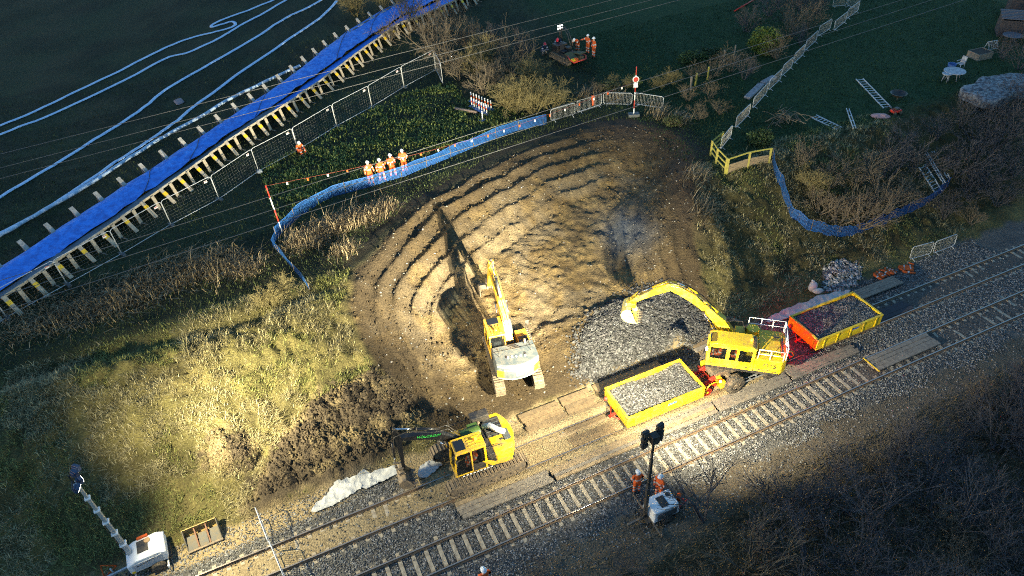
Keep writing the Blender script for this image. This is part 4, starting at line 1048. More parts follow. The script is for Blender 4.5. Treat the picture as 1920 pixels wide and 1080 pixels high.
b = MB(); b.box((-.35, -.2, TOP2 - .25), (.36, .36, .5), M_BLK); b.beam((-.75, -.2, TOP2 - .1), (.05, -.2, TOP2 - .1), .07, .07, M_BLK); b.build('lamp_bar', TW2, .01)
hm = Matrix.Translation(p2) @ Matrix.Rotation(YAW, 4, 'Z')
FL = [((-.72, -.05, TOP2 + .10), W(12.5, 38, 3.0), 12000, 85), ((-.74, -.05, TOP2 - .28), W(4.5, 34, 3.0), 10500, 90), ((-.74, -.05, TOP2 - .66), W(7, 27, 0.5), 3500, 120),
      ((.02, -.05, TOP2 + .22), W(8, 47, 5.6), 60000, 60), ((.04, -.05, TOP2 - .16), W(20, 37, 3.0), 13000, 85), ((.04, -.05, TOP2 - .52), W(21.5, 22.5, 2.0), 10000, 115)]
for lc, aim, pw, sz in FL: flood_head(TW2, hm @ Vector(lc), aim, pw * (.54 if pw > 30000 or pw == 10000 else .40), sz, WARM)
# tower at the left end of the cess
q1 = W(-10.75, 24.35); q1 = Vector((q1.x, q1.y, gz(q1.x, q1.y)))
TW1 = empty('lighting_tower', q1, YAW + R(4), 'white mobile lighting tower with tall telescopic mast standing in dry grass', 'lighting tower')
b = MB(); b.prism([(-.75, .5), (.95, .5), (1.05, .75), (1.05, 1.15), (.75, 1.32), (-.3, 1.32), (-.75, 1.1)], -.62, .62, M_WHT); hb = b.build('generator_body', TW1, .06)
b = MB(); b.box((.15, -.632, .86), (1.35, .02, .5), mat('grey_door', (.42, .43, .44), .5)); b.build('side_door', hb, .01)
for k in range(6): MB().box((-.3 + .14 * k, -.648, .95 + .02 * k), (.09, .012, .05), M_BLK).build('door_mark', hb)
MB().box((.1, .1, 1.335), (.5, .7, .03), M_BLK).build('control_bay', hb); MB().cyl((.35, .3, 1.34), (.35, .3, 1.4), .14, mat('tan_drum', (.4, .25, .12), .6), n=12).build('cable_drum', hb)
MB().box((.15, .6, 1.36), (.5, .12, .12), M_ORANGE).build('orange_case', hb); MB().box((-.6, -.64, .62), (.16, .02, .12), M_YTAPE).build('warning_plate', hb)
b = MB(); b.box((.1, 0, .42), (2.0, 1.0, .12), M_BLK); b.beam((-.8, 0, .42), (-2.0, 0, .34), .1, .1, M_GALV); b.cyl((-1.6, .12, .7), (-1.6, .12, 0), .04, M_GALV, n=8); b.build('trailer_frame', TW1)
for s in (-1, 1): wheel(TW1, (.45, s * .72, .32), .32, .2)
for x, s in ((.9, -1), (.9, 1), (-.6, -1), (-.6, 1)):
    b = MB(); b.beam((x, s * .4, .42), (x, s * 1.05, .38), .07, .07, M_GALV); b.cyl((x, s * 1.05, .6), (x, s * 1.05, -.05), .035, M_GALV, n=8); b.build('outrigger', TW1)
TOP1 = 7.1
z = 1.1; wdt = .21
for k in range(6):
    z2 = z + .95
    seg = MB(); seg.box((-.5, .1, (z + z2) / 2), (wdt, wdt, z2 - z + .06), mat('mast_steel', (.46, .45, .42), .45, .3)); so = seg.build('mast_section', TW1, .01)
    MB().box((-.5, .1, z2), (wdt + .10, wdt + .10, .09), M_WHT).build('mast_collar', so, .01)
    z = z2; wdt -= .018
b = MB(); b.box((-.5, .1, z + .1), (.24, .28, .22), M_WHT); b.beam((-.55, -.5, z + .42), (-.55, .7, z + .42), .07, .07, M_BLK); b.beam((-.55, .1, z + .2), (-.55, .1, z + .75), .07, .07, M_BLK, (1, 0, 0)); b.build('lamp_bar', TW1, .01)
b = MB(); b.tube([(-.62, .0, 1.3)] + [(-.66 + .03 * (k % 2), .0, 1.6 + .3 * k) for k in range(17)] + [(-.6, .1, z + .1)], .014, M_BLK, 5); b.build('coiled_cable', TW1)
hm1 = Matrix.Translation(q1) @ Matrix.Rotation(YAW + R(4), 4, 'Z')
for lc, aim, pw, sz in [((-.35, -.50, z + .45), W(-2.0, 22.5, 0), 5200, 120), ((-.30, .1, z + .75), W(-1.2, 32.0, 4.6), 12000, 80), ((-.35, .70, z + .45), W(-5.0, 32.0, 4.4), 3200, 125), ((-.30, .1, z + .28), W(1.5, 30.5, 3.4), 7000, 80)]:
    flood_head(TW1, hm1 @ Vector(lc), aim, pw * .54, sz, YELW, body=mat('navy_housing', (.02, .04, .09), .4))
# red tail light falling on the far wagon
for y in (.75, -.75):
    l = bpy.data.lights.new('tail_light', 'SPOT'); l.energy = 70; l.color = (1, .015, .03); l.spot_size = R(118); l.spot_blend = .8; l.shadow_soft_size = .06
    lo = bpy.data.objects.new('tail_light', l); COL.objects.link(lo); lo.parent = UC; lo.location = (-2.28, y, 1.32); lo.rotation_euler = (0, R(78), 0)

b = MB(); b.box((-2.30, .1, 2.72), (.10, .14, .12), lamp_mat('red_lamp', (1.0, .02, .03), 25)); b.build('rear_lamp', H3)
l = bpy.data.lights.new('rear_light', 'SPOT'); l.energy = 160; l.color = (1, .015, .03); l.spot_size = R(26); l.spot_blend = .5; l.shadow_soft_size = .04
lo = bpy.data.objects.new('rear_light', l); COL.objects.link(lo); lo.parent = H3; lo.location = (-2.40, .1, 2.72)
_m = (Matrix.Translation(E3.location) @ E3.rotation_euler.to_matrix().to_4x4()); _t = _m.inverted() @ W(28.6, 22.0, 1.3)
lo.rotation_euler = (_t - Vector((-2.40, .1, 2.72))).to_track_quat('-Z', 'Y').to_euler()
# ================================================================== PEOPLE (facing +x; one continuous skinned body each)
JN = ['pelvis', 'belly', 'chest', 'neck', 'chin', 'crown', 'lsh', 'lel', 'lwr', 'lpalm', 'rsh', 'rel', 'rwr', 'rpalm', 'lhip', 'lkn', 'lan', 'ltoe', 'rhip', 'rkn', 'ran', 'rtoe', 'lheel', 'rheel']
STAND = dict(pelvis=(0, 0, .97), belly=(.01, 0, 1.12), chest=(0, 0, 1.32), neck=(.0, 0, 1.50), chin=(.02, 0, 1.60), crown=(.02, 0, 1.72),
             lsh=(0, .19, 1.43), lel=(-.02, .28, 1.16), lwr=(.06, .30, .93), lpalm=(.09, .29, .86), rsh=(0, -.19, 1.43), rel=(-.02, -.28, 1.16), rwr=(.06, -.30, .93), rpalm=(.09, -.29, .86),
             lhip=(0, .10, .90), lkn=(.03, .12, .50), lan=(0, .13, .10), ltoe=(.17, .15, .045), rhip=(0, -.10, .90), rkn=(.03, -.12, .50), ran=(0, -.13, .10), rtoe=(.17, -.15, .045), lheel=(-.06, .13, .05), rheel=(-.06, -.13, .05))
RAD = dict(pelvis=.155, belly=.15, chest=.165, neck=.068, chin=.078, crown=.082, lsh=.088, lel=.068, lwr=.052, lpalm=.038, rsh=.088, rel=.068, rwr=.052, rpalm=.038, lhip=.115, lkn=.085, lan=.07, ltoe=.048, rhip=.115, rkn=.085, ran=.07, rtoe=.048, lheel=.045, rheel=.045)
EDG = [('pelvis', 'belly'), ('belly', 'chest'), ('chest', 'neck'), ('neck', 'chin'), ('chin', 'crown'), ('chest', 'lsh'), ('lsh', 'lel'), ('lel', 'lwr'), ('lwr', 'lpalm'), ('chest', 'rsh'), ('rsh', 'rel'), ('rel', 'rwr'), ('rwr', 'rpalm'),
       ('pelvis', 'lhip'), ('lhip', 'lkn'), ('lkn', 'lan'), ('lan', 'ltoe'), ('lan', 'lheel'), ('pelvis', 'rhip'), ('rhip', 'rkn'), ('rkn', 'ran'), ('ran', 'rtoe'), ('ran', 'rheel')]
FRONT = dict(lel=(.03, .30, 1.17), lwr=(.24, .14, 1.10), lpalm=(.29, .07, 1.09), rel=(.03, -.30, 1.17), rwr=(.24, -.12, 1.08), rpalm=(.29, -.05, 1.07))
STEP = dict(lkn=(.14, .12, .52), lan=(.12, .13, .10), ltoe=(.29, .14, .045), lheel=(.06, .13, .05), rkn=(-.04, -.12, .49), ran=(-.13, -.13, .10), rtoe=(.04, -.15, .045), rheel=(-.19, -.13, .05))
POINT = dict(rel=(.20, -.36, 1.34), rwr=(.42, -.48, 1.30), rpalm=(.50, -.52, 1.29), **{k: FRONT[k] for k in ('lel', 'lwr', 'lpalm')})
SIT = dict(pelvis=(0, 0, .17), belly=(.02, 0, .32), chest=(.07, 0, .52), neck=(.13, 0, .69), chin=(.18, 0, .78), crown=(.21, 0, .89), lsh=(.08, .19, .63), rsh=(.08, -.19, .63), lel=(.22, .27, .42), rel=(.22, -.27, .42), lwr=(.42, .12, .40), rwr=(.42, -.10, .40), lpalm=(.48, .06, .40), rpalm=(.48, -.04, .40),
           lhip=(.06, .11, .16), rhip=(.06, -.11, .16), lkn=(.40, .18, .42), rkn=(.42, -.16, .40), lan=(.58, .17, .10), ran=(.68, -.2, .10), ltoe=(.75, .20, .05), rtoe=(.85, -.23, .05), lheel=(.52, .17, .05), rheel=(.62, -.2, .05))
CHAIR = dict(pelvis=(0, 0, .10), belly=(-.02, 0, .26), chest=(-.04, 0, .46), neck=(-.02, 0, .64), chin=(.0, 0, .74), crown=(.01, 0, .86), lsh=(-.03, .19, .57), rsh=(-.03, -.19, .57), lel=(.08, .28, .32), rel=(.08, -.28, .32), lwr=(.32, .26, .28), rwr=(.32, -.26, .28), lpalm=(.39, .25, .28), rpalm=(.39, -.25, .28),
             lhip=(.06, .10, .10), rhip=(.06, -.10, .10), lkn=(.44, .13, .12), rkn=(.44, -.13, .12), lan=(.50, .13, -.30), ran=(.50, -.13, -.30), ltoe=(.66, .14, -.34), rtoe=(.66, -.14, -.34), lheel=(.44, .13, -.34), rheel=(.44, -.13, -.34))
BEND = dict(belly=(.10, 0, 1.06), chest=(.30, 0, 1.18), neck=(.46, 0, 1.26), chin=(.54, 0, 1.27), crown=(.63, 0, 1.33), lsh=(.36, .19, 1.24), rsh=(.36, -.19, 1.24), lel=(.46, .26, .98), rel=(.46, -.26, .98), lwr=(.58, .2, .78), rwr=(.62, -.18, .80), lpalm=(.63, .19, .72), rpalm=(.67, -.17, .74))
CROUCH = dict(pelvis=(-.12, 0, .42), belly=(.0, 0, .54), chest=(.10, 0, .72), neck=(.18, 0, .88), chin=(.23, 0, .96), crown=(.26, 0, 1.07), lsh=(.12, .19, .82), rsh=(.12, -.19, .82), lel=(.30, .26, .60), rel=(.30, -.26, .60), lwr=(.48, .18, .48), rwr=(.48, -.18, .48), lpalm=(.54, .17, .44), rpalm=(.54, -.17, .44),
              lhip=(-.05, .11, .40), rhip=(-.05, -.11, .40), lkn=(.32, .17, .50), rkn=(.32, -.17, .50), lan=(.06, .15, .10), ran=(.06, -.15, .10), ltoe=(.23, .17, .045), rtoe=(.23, -.17, .045), lheel=(.0, .15, .05), rheel=(.0, -.15, .05))
PEOPLE = []
def person(label, loc, yaw, pose=None, suit=None, helmet=None, parent_z=None):
    J = dict(STAND); J.update(pose or {})
    me = bpy.data.meshes.new('person'); idx = {k: i for i, k in enumerate(JN)}
    me.from_pydata([J[k] for k in JN], [(idx[a], idx[b]) for a, b in EDG], [])
    o = bpy.data.objects.new('person', me); COL.objects.link(o)
    md = o.modifiers.new('skin', 'SKIN'); md.use_smooth_shade = True
    for i, k in enumerate(JN):
        sv = me.skin_vertices[0].data[i]; sv.radius = (RAD[k], RAD[k]); sv.use_root = (i == 0)
    o.modifiers.new('sub', 'SUBSURF').levels = 2
    o.location = loc; o.rotation_euler = (0, 0, yaw); o.scale = (random.uniform(1.03, 1.12),) * 3 if pose is not CHAIR else (1, 1, 1)
    tag(o, label, 'person')
    PEOPLE.append((o, J, suit or M_ORANGE, helmet or M_HELM))
    return o
def finish_people():
    dg = bpy.context.evaluated_depsgraph_get()
    new = [bpy.data.meshes.new_from_object(o.evaluated_get(dg)) for o, *_ in PEOPLE]
    for (o, J, suit, helm), me in zip(PEOPLE, new):
        o.modifiers.clear()
        n = len(me.polygons)
        cen = np.zeros(n * 3, np.float32); me.polygons.foreach_get('center', cen); cen = cen.reshape(-1, 3)
        best = np.full(n, 1e9); bi = np.zeros(n, int); bt = np.zeros(n)
        for k, (a, b) in enumerate(EDG):
            A = np.array(J[a]); d = np.array(J[b]) - A
            t = np.clip(((cen - A) @ d) / (d @ d), 0, 1); q = np.linalg.norm(cen - A - t[:, None] * d, axis=1) - .5 * (RAD[a] + (RAD[b] - RAD[a]) * t)
            m = q < best; best[m] = q[m]; bi[m] = k; bt[m] = t[m]
        mi = np.zeros(n, int)
        en = [e[1] for e in EDG]
        for k, (a, b) in enumerate(EDG):
            s = bi == k; t = bt
            if b in ('lel', 'rel'): mi[s & (t > .55) & (t < .85)] = 1
            if b in ('lwr', 'rwr'): mi[s & (t > .5) & (t < .72)] = 1
            if b in ('lkn', 'rkn'): mi[s & (t > .72) & (t < .95)] = 1
            if b in ('lan', 'ran'): mi[s & (t > .30) & (t < .52)] = 1; mi[s & (t > .82)] = 2
            if b in ('ltoe', 'rtoe', 'lheel', 'rheel'): mi[s] = 2
            if b in ('lpalm', 'rpalm'): mi[s & (t > .25)] = 5
            if b == 'chin': mi[s] = 3
            if b == 'crown': mi[s] = 3
            if b == 'chest': mi[s & (t > .15) & (t < .42)] = 1
        me.materials.clear()
        for m in (suit, M_BAND, M_BOOT, M_SKIN, M_EYE, M_BOOT): me.materials.append(m)
        me.polygons.foreach_set('material_index', mi.astype(np.int32)); me.polygons.foreach_set('use_smooth', np.ones(n, bool))
        x = MB(); x.mats = [suit, M_BAND, M_BOOT, M_SKIN, M_EYE]
        # fingers
        for s in ('l', 'r'):
            w = Vector(J[s + 'wr']); p = Vector(J[s + 'palm']); d = (p - w).normalized(); sg = 1 if s == 'l' else -1
            side = d.cross(Vector((0, 1, 0)) if abs(d.y) < .8 else Vector((0, 0, 1))).normalized(); nrm = d.cross(side).normalized()
            for k in range(4):
                ln = (.07, .08, .075, .06)[k]; a = p + side * (.03 - .02 * k); c1 = a + d * ln * .55 + nrm * .008 * sg; c2 = c1 + d * ln * .5 + nrm * .022 * sg
                x.tube([p, a + d * .01, c1, c2], [.012, .011, .010, .007], M_BOOT, 6)
            a = w.lerp(p, .6) + side * .035; x.tube([w.lerp(p, .5), a, a + side * .03 + d * .03, a + side * .03 + d * .06], [.014, .013, .011, .008], M_BOOT, 6)
        # face
        ch = Vector(J['chin']); cr = Vector(J['crown']); upv = (cr - ch).normalized(); yv = Vector((0, 1, 0)); fv = yv.cross(upv).normalized()
        if fv.x < -.5: fv = -fv
        hc = ch.lerp(cr, .45)
        x.add([hc + fv * .085 + upv * .02, hc + fv * .085 - upv * .03 + yv * .018, hc + fv * .085 - upv * .03 - yv * .018, hc + fv * .115 - upv * .022], [(0, 1, 3), (0, 3, 2), (1, 2, 3)], M_SKIN)
        for s in (-1, 1):
            x.ellipsoid(hc + fv * .078 + upv * .025 + yv * .032 * s, (.012, .014, .009), M_EYE, 8, 5); x.ellipsoid(hc + yv * .083 * s, (.018, .014, .03), M_SKIN, 8, 5)
        x.add([hc + fv * .086 - upv * .055 + yv * .025, hc + fv * .086 - upv * .055 - yv * .025, hc + fv * .084 - upv * .064 - yv * .02, hc + fv * .084 - upv * .064 + yv * .02], [(0, 1, 2, 3)], M_EYE)
        xm = x.mesh('x'); remap = [me.materials.find(q.name) if q else 0 for q in xm.materials]
        bm = bmesh.new(); bm.from_mesh(me); k0 = len(bm.faces); bm.from_mesh(xm); bm.faces.ensure_lookup_table()
        for f in bm.faces[k0:]: f.material_index = remap[f.material_index]
        bm.to_mesh(me); bm.free(); bpy.data.meshes.remove(xm)
        o.data = me; me.name = 'person'
        # helmet: shell, brim, ridge
        rows = []
        rot = Matrix((fv, yv, upv)).transposed()
        top = cr - upv * .005
        for i in range(6):
            th = (math.pi / 2) * i / 5
            rows.append([top + rot @ Vector((.128 * math.sin(th) * math.cos(a), .112 * math.sin(th) * math.sin(a), .115 * math.cos(th) - .01)) for a in np.linspace(0, 2 * math.pi, 17)[:-1]])
        rows.append([top + rot @ Vector((.15 * math.cos(a) + (.035 if math.cos(a) > .4 else 0), .125 * math.sin(a), -.018)) for a in np.linspace(0, 2 * math.pi, 17)[:-1]])
        h = MB(); h.grid(rows, helm, True, True); h.tube([top + rot @ Vector((.115 * math.cos(a), 0, .115 * math.sin(a) - .005)) for a in np.linspace(.4, 2.7, 7)], .014, helm, 6)
        h.build('helmet', o)
def faceto(p, q):
    return math.atan2(q[1] - p[1], q[0] - p[0])
LIT = W(12.8, 16.3)
pa = [at(697, 346), at(718, 340), at(738, 332), at(760, 323)]
person('worker in orange standing at the end of the row nearest the red and white pole', pa[0], faceto(pa[0], W(10, 30)), dict(lel=(-.02, .30, 1.16), lwr=(.0, .34, .93), lpalm=(.02, .35, .86)))
person('worker in orange standing second along the blue netting', pa[1], faceto(pa[1], W(12, 30)), STEP)
person('worker in orange standing third along the netting with hands held at the chest', pa[2], faceto(pa[2], W(16, 30)), dict(FRONT, **STEP))
person('worker in orange with folded hands, the farthest along the netting', pa[3], faceto(pa[3], W(8, 30)), dict(FRONT, lwr=(.25, .10, 1.16), rwr=(.25, -.10, 1.14), lpalm=(.28, .03, 1.16), rpalm=(.28, -.02, 1.13)))
ps = at(563, 286); person('worker in orange sitting on the grass against the wire fence', ps, faceto(ps, W(14, 24)), SIT)
pe = at(1102, 101); person('worker in orange reaching out an arm beside the dark tracked rig', pe, R(215), POINT)
pf = at(1113, 109); person('worker in orange standing upright behind the one reaching out', pf, R(200), STAND)
pg = at(1083, 97); person('worker in orange leaning over the dark tracked rig', pg, R(230), BEND)
ph = at(1049, 98); person('worker in navy with a red helmet bending inside the dark tracked rig', ph, R(250), BEND, M_NAVY, M_HELMR)
pi_ = at(1019, 103); person('crouching worker with a red helmet half hidden by the bushes beside the rig', pi_, R(300), CROUCH, M_NAVY, M_HELMR)
g1 = at(1193, 924); person('worker in orange standing on the lower track side of the dark mast', g1, R(100), FRONT)
g2 = at(1234, 932); person('worker in orange standing behind the grey generator body under the mast', g2, R(215), FRONT)
g3 = W(3.85, 15.75); person('worker in orange alone beside the lower track at the bottom edge', (g3.x, g3.y, gz(g3.x, g3.y)), R(120), FRONT)
def seat_world(ob, x, y, z):
    m = Matrix.Translation(ob.location) @ ob.rotation_euler.to_matrix().to_4x4()
    return m @ Vector((x, y, z))
person('driver in orange seated in the black boomed excavator', seat_world(E2, .32, .80, 1.56), HEAD_U - R(3), CHAIR)
person('driver in orange seated at the front of the road-rail excavator cab', seat_world(E3, 1.28, .76, 1.86), R(163), CHAIR)
person('passenger in orange seated behind the road-rail excavator driver', seat_world(E3, .38, .76, 1.86), R(163), CHAIR)
finish_people()

# ================================================================== FENCES, BARRIERS AND OTHER SITE THINGS
def heras_mesh(L, H=2.0):
    f = MB(); r = .021; c = .16
    f.tube([(0, 0, .05), (0, 0, H - c), (c * .3, 0, H - c * .3), (c, 0, H), (L - c, 0, H), (L - c * .3, 0, H - c * .3), (L, 0, H - c), (L, 0, .05)], r, M_GALVP, 6)
    f.tube([(0, 0, .12), (L, 0, .12)], r, M_GALVP, 6)
    w = MB()
    k = 1
    while k * .25 < H - .05: w.cyl((0, 0, .12 + k * .22), (L, 0, .12 + k * .22), .0036, M_WIRE, n=3, caps=False); k += 1
    x = .12
    while x < L: w.cyl((x, 0, .12), (x, 0, H), .0022, M_WIRE, n=3, caps=False); x += .25
    b = MB(); b.prism([(-.32, 0), (.32, 0), (.28, .14), (-.28, .14)], -.11, .11, M_GREYP, 'x')
    return f.mesh('panel_frame'), w.mesh('wire_infill'), b.mesh('foot_block')
HM = {}
def mesh_obj(name, me, parent, loc=(0, 0, 0), rot=(0, 0, 0)):
    o = bpy.data.objects.new(name, me); COL.objects.link(o); o.parent = parent; o.location = loc; o.rotation_euler = rot; return o
def heras(a, b, label, lean=0.0, group='wire mesh fence panels beside the blue channel'):
    L = round((b - a).length, 2)
    if L not in HM: HM[L] = heras_mesh(L)
    f, w, k = HM[L]
    d = b - a
    t = empty('wire_fence', a, math.atan2(d.y, d.x), label, 'fence', group)
    t.rotation_euler = (lean, -math.atan2(d.z, math.hypot(d.x, d.y)), math.atan2(d.y, d.x))
    mesh_obj('panel_frame', f, t); mesh_obj('wire_infill', w, t); mesh_obj('foot_block', k, t); mesh_obj('sign_plate', SIGN, t, (L * .88, -.03, 1.78))
    return t
b = MB(); b.box((0, 0, 0), (.24, .012, .16), M_WHT); b.box((0, -.008, .03), (.22, .006, .05), M_RED); SIGN = b.mesh('sign_plate')
fp = [at(*q) for q in [(-62, 648), (15, 597), (128, 535), (230, 478), (322, 423), (412, 375), (486, 323), (560, 283), (632, 238), (698, 202), (758, 165), (817, 133)]]
for i in range(len(fp) - 1):
    heras(fp[i], fp[i + 1] - (fp[i + 1] - fp[i]).normalized() * .03, '%s wire mesh fence panel counting up from the lower left end of the line' % ORD[i])
a = fp[-1] + Vector((.05, 0, 0)); e = at(836, 170); heras(a, a + (e - a).normalized() * 3.4, 'wire mesh fence panel turned edge-on at the bush end of the line')
# bag weight at a fence foot
b = MB(); b.ellipsoid((0, 0, .12), (.22, .18, .14), M_SHEET, 12, 8); b.ellipsoid((.05, .02, .26), (.07, .06, .08), M_SHEET, 8, 6); o = b.build('sand_bag', None); o.location = at(488, 325); tag(o, 'pale sand bag at the foot of the wire fence below the seated worker', 'sand bag')

def barrier_meshes(L=2.3, H=1.1):
    f = MB(); c = .12; z0 = .12
    f.tube([(c, 0, z0), (0, 0, z0 + c), (0, 0, H - c), (c, 0, H), (L - c, 0, H), (L, 0, H - c), (L, 0, z0 + c), (L - c, 0, z0)], .021, M_GALVP, 6, True)
    w = MB(); x = .12
    while x < L - .06: w.cyl((x, 0, z0), (x, 0, H), .009, M_GALV, n=4, caps=False); x += .115
    k = MB(); k.tube([(0, -.30, .02), (0, -.12, .10), (0, 0, .14), (0, .12, .10), (0, .30, .02)], .018, M_GALVP, 5)
    return f.mesh('barrier_frame'), w.mesh('barrier_bars'), k.mesh('barrier_foot')
BAR = barrier_meshes()
def barrier(a, b, label, group, tilt=0.0):
    d = b - a; L = d.length; s = L / 2.3
    t = empty('crowd_barrier', a, 0, label, 'barrier', group)
    t.rotation_euler = (tilt, -math.atan2(d.z, math.hypot(d.x, d.y)), math.atan2(d.y, d.x)); t.scale = (s, 1, 1)
    mesh_obj('barrier_frame', BAR[0], t); mesh_obj('barrier_bars', BAR[1], t); mesh_obj('barrier_foot', BAR[2], t, (.3, 0, 0)); mesh_obj('barrier_foot', BAR[2], t, (2.0, 0, 0))
    return t
G = 'steel crowd barriers above the hollow'
bp = [(1033, 229), (1078, 216), (1082, 213), (1128, 198), (1131, 197), (1184, 198), (1189, 197), (1242, 205)]
for i, nm in enumerate(['leftmost steel barrier above the hollow, next to the end of the blue netting', 'steel barrier with an orange cloth hung over it', 'level steel barrier with brambles behind, left of the red and white pole', 'steel barrier behind the foot of the red and white pole']):
    barrier(at(*bp[2 * i]), at(*bp[2 * i + 1]), nm, G)
m0 = at(1112, 203)
b = MB(); b.grid([[Vector((x * .22 + .03 * math.sin(z * 5 + x), .05 + .04 * math.sin(3 * z + x * 2), z)) for x in (-.5, -.1, .25, .6)] for z in (1.13, .9, .65, .4, .22)], M_ORANGE); o = b.build('orange_cloth'); o.location = m0; o.rotation_euler = (0, 0, R(20))
o.modifiers.new('t', 'SOLIDIFY').thickness = .015; tag(o, 'orange cloth hung over the second barrier above the hollow', 'cloth')
G = 'steel barriers beside the upper track at the right'
q = [at(1704, 489), at(1744, 478), at(1748, 478), at(1788, 463)]
barrier(q[0], q[1], 'steel barrier beside the discarded orange jackets', G, R(-6)); barrier(q[2], q[3], 'steel barrier farther along the track from the orange jackets', G, R(-6))
# barriers across the upper track at the left (seen on edge)
G = 'steel barriers closing the upper track'
q = [W(-5.3, 24.3), W(-5.0, 22.1), W(-4.95, 22.05), W(-4.6, 19.85)]
for v in q: v.z = max(gz(v.x, v.y), -.1)
barrier(q[0], q[1], 'steel barrier seen on edge across the upper track, upper of two', G); barrier(q[2], q[3], 'steel barrier seen on edge across the upper track, lower of two', G)
# zig-zag line of barriers round the garden
zz = [(1350, 283), (1370, 258), (1378, 243), (1404, 217), (1410, 207), (1437, 177), (1440, 172), (1463, 151), (1465, 145), (1484, 128), (1487, 122), (1506, 104), (1508, 98), (1530, 78), (1533, 70), (1556, 56), (1562, 60), (1585, 42), (1586, 38), (1608, 22)]
zz = zz[:]
pts = [at(x, y) for x, y in zz]
for i in range(0, len(pts) - 1, 2):
    barrier(pts[i], pts[i + 1], '%s barrier from the yellow timber fence in the zig-zag garden line' % ORD[i // 2], 'zig-zag line of barriers round the garden')
for i, (c0, c1) in enumerate([((1608, 20), (1588, 12)), ((1586, 12), (1560, 14))]): barrier(at(*c0), at(*c1), ['barrier turning the far corner of the garden line', 'last barrier beyond the far corner of the garden line'][i], 'zig-zag line of barriers round the garden')

# blue safety netting on pins
def netting(px, label, H=.85, lean=0.0, cell=.085, sag=.10):
    pts = [at(*p) for p in px]; path = []
    for i in range(len(pts) - 1):
        n = max(2, int((pts[i + 1] - pts[i]).length / cell))
        for k in range(n): path.append(pts[i].lerp(pts[i + 1], k / n))
    path.append(pts[-1])
    t = empty('safety_netting', pts[0], 0, label, 'netting')
    b = MB(); o0 = pts[0]; K = len(path); rows = 9; V = []
    for i, p in enumerate(path):
        d = path[min(i + 1, K - 1)] - path[max(i - 1, 0)]; s = Vector((-d.y, d.x, 0)).normalized()
        g = gz(p.x, p.y); col = []
        for j in range(rows):
            f = j / (rows - 1); h = H * (1 - sag * (.5 + .5 * math.sin(i * .13))) * f
            off = .045 * math.sin(i * .17 + j * .3) * f + lean * f
            q = Vector((p.x, p.y, g + .06 + h)) + s * off - o0
            col.append(q)
        V.append(col)
    w = .015
    for i in range(K):
        for j in range(rows - 1):
            a, c = V[i][j], V[i][j + 1]; tdir = (V[min(i + 1, K - 1)][j] - V[max(i - 1, 0)][j]).normalized() * w
            b.add([a - tdir, a + tdir, c + tdir, c - tdir], [(0, 1, 2, 3)], M_NET)
    for j in range(rows):
        for i in range(K - 1):
            a, c = V[i][j], V[i + 1][j]; z = Vector((0, 0, .028 if j in (0, rows - 1) else .012))
            b.add([a - z, c - z, c + z, a + z], [(0, 1, 2, 3)], M_NET)
    b.build('net', t)
    step = max(1, int(2.2 / cell))
    for i in range(0, K, step):
        p = path[i] - o0; p.z = gz(path[i].x, path[i].y) - o0.z
        MB().cyl(p, p + Vector((0, 0, H + .15)), .016, M_STEEL, n=6).build('steel_pin', t)
    return t
netting([(520, 448), (533, 432), (560, 408), (590, 388), (625, 369), (690, 352), (760, 331), (830, 302), (900, 272), (965, 247), (1024, 234)], 'long blue safety netting in front of the four standing workers')
netting([(582, 546), (560, 517), (535, 487), (512, 462), (520, 448)], 'torn blue netting running down the bank below the red and white pole', .5)
netting([(1447, 300), (1452, 325), (1466, 365), (1482, 405), (1510, 430), (1545, 441), (1600, 440), (1660, 422), (1710, 398), (1750, 375), (1776, 352)], 'curved dark blue netting round the big bare bushes at the right', .85)

# red and white goal-post poles with a marker line between them
def pole(label, base, H, bands, tilt, block):
    t = empty('marker_pole', base, 0, label, 'pole'); t.rotation_euler = tilt
    z = 0; i = 0
    for k in range(bands):
        MB().cyl((0, 0, H * k / bands), (0, 0, H * (k + 1) / bands), .045, M_RED if k % 2 else M_WHT, n=8).build('pole_band', t)
    if block:
        MB().box((0, 0, .13), (.9, .55, .26), M_GREYP).build('ballast_block', t, .03)
        b = MB(); b.cyl((0, -.05, H - 1.05), (0, .02, H - 1.05), .26, M_WHT, n=16); b.cyl((0, -.06, H - 1.05), (0, -.05, H - 1.05), .20, M_RED, n=16); b.build('round_sign', t)
        MB().box((0, -.05, H - 1.5), (.34, .05, .4), M_WHT).build('small_sign', t)
    return t
p1_ = at(530, 437); pole('leaning red and white pole at the left end of the marker line', p1_, 3.7, 4, (R(-1), R(-2), 0), False)
p2_ = at(1188, 218); pole('red and white pole in a grey block with a round sign', p2_, 4.2, 6, (0, 0, 0), True)
ta = p1_ + Vector((-.13, .05, 3.65)); tb_ = p2_ + Vector((0, 0, 3.0))
ml = empty('marker_line', ta, 0, 'string of small white and red flags strung between the two poles', 'bunting')
K = 22; line = [ta.lerp(tb_, k / K) + Vector((0, 0, -.9 * math.sin(math.pi * k / K))) - ta for k in range(K + 1)]
MB().tube(line, .007, mat('red_cord', (.28, .06, .04), .7), 5).build('cord', ml)
for k in range(1, K):
    b = MB(); b.box(line[k] + Vector((0, 0, -.12)), (.10, .04, .17), M_WHT if k % 2 else M_ORANGE); b.build('flag', ml)

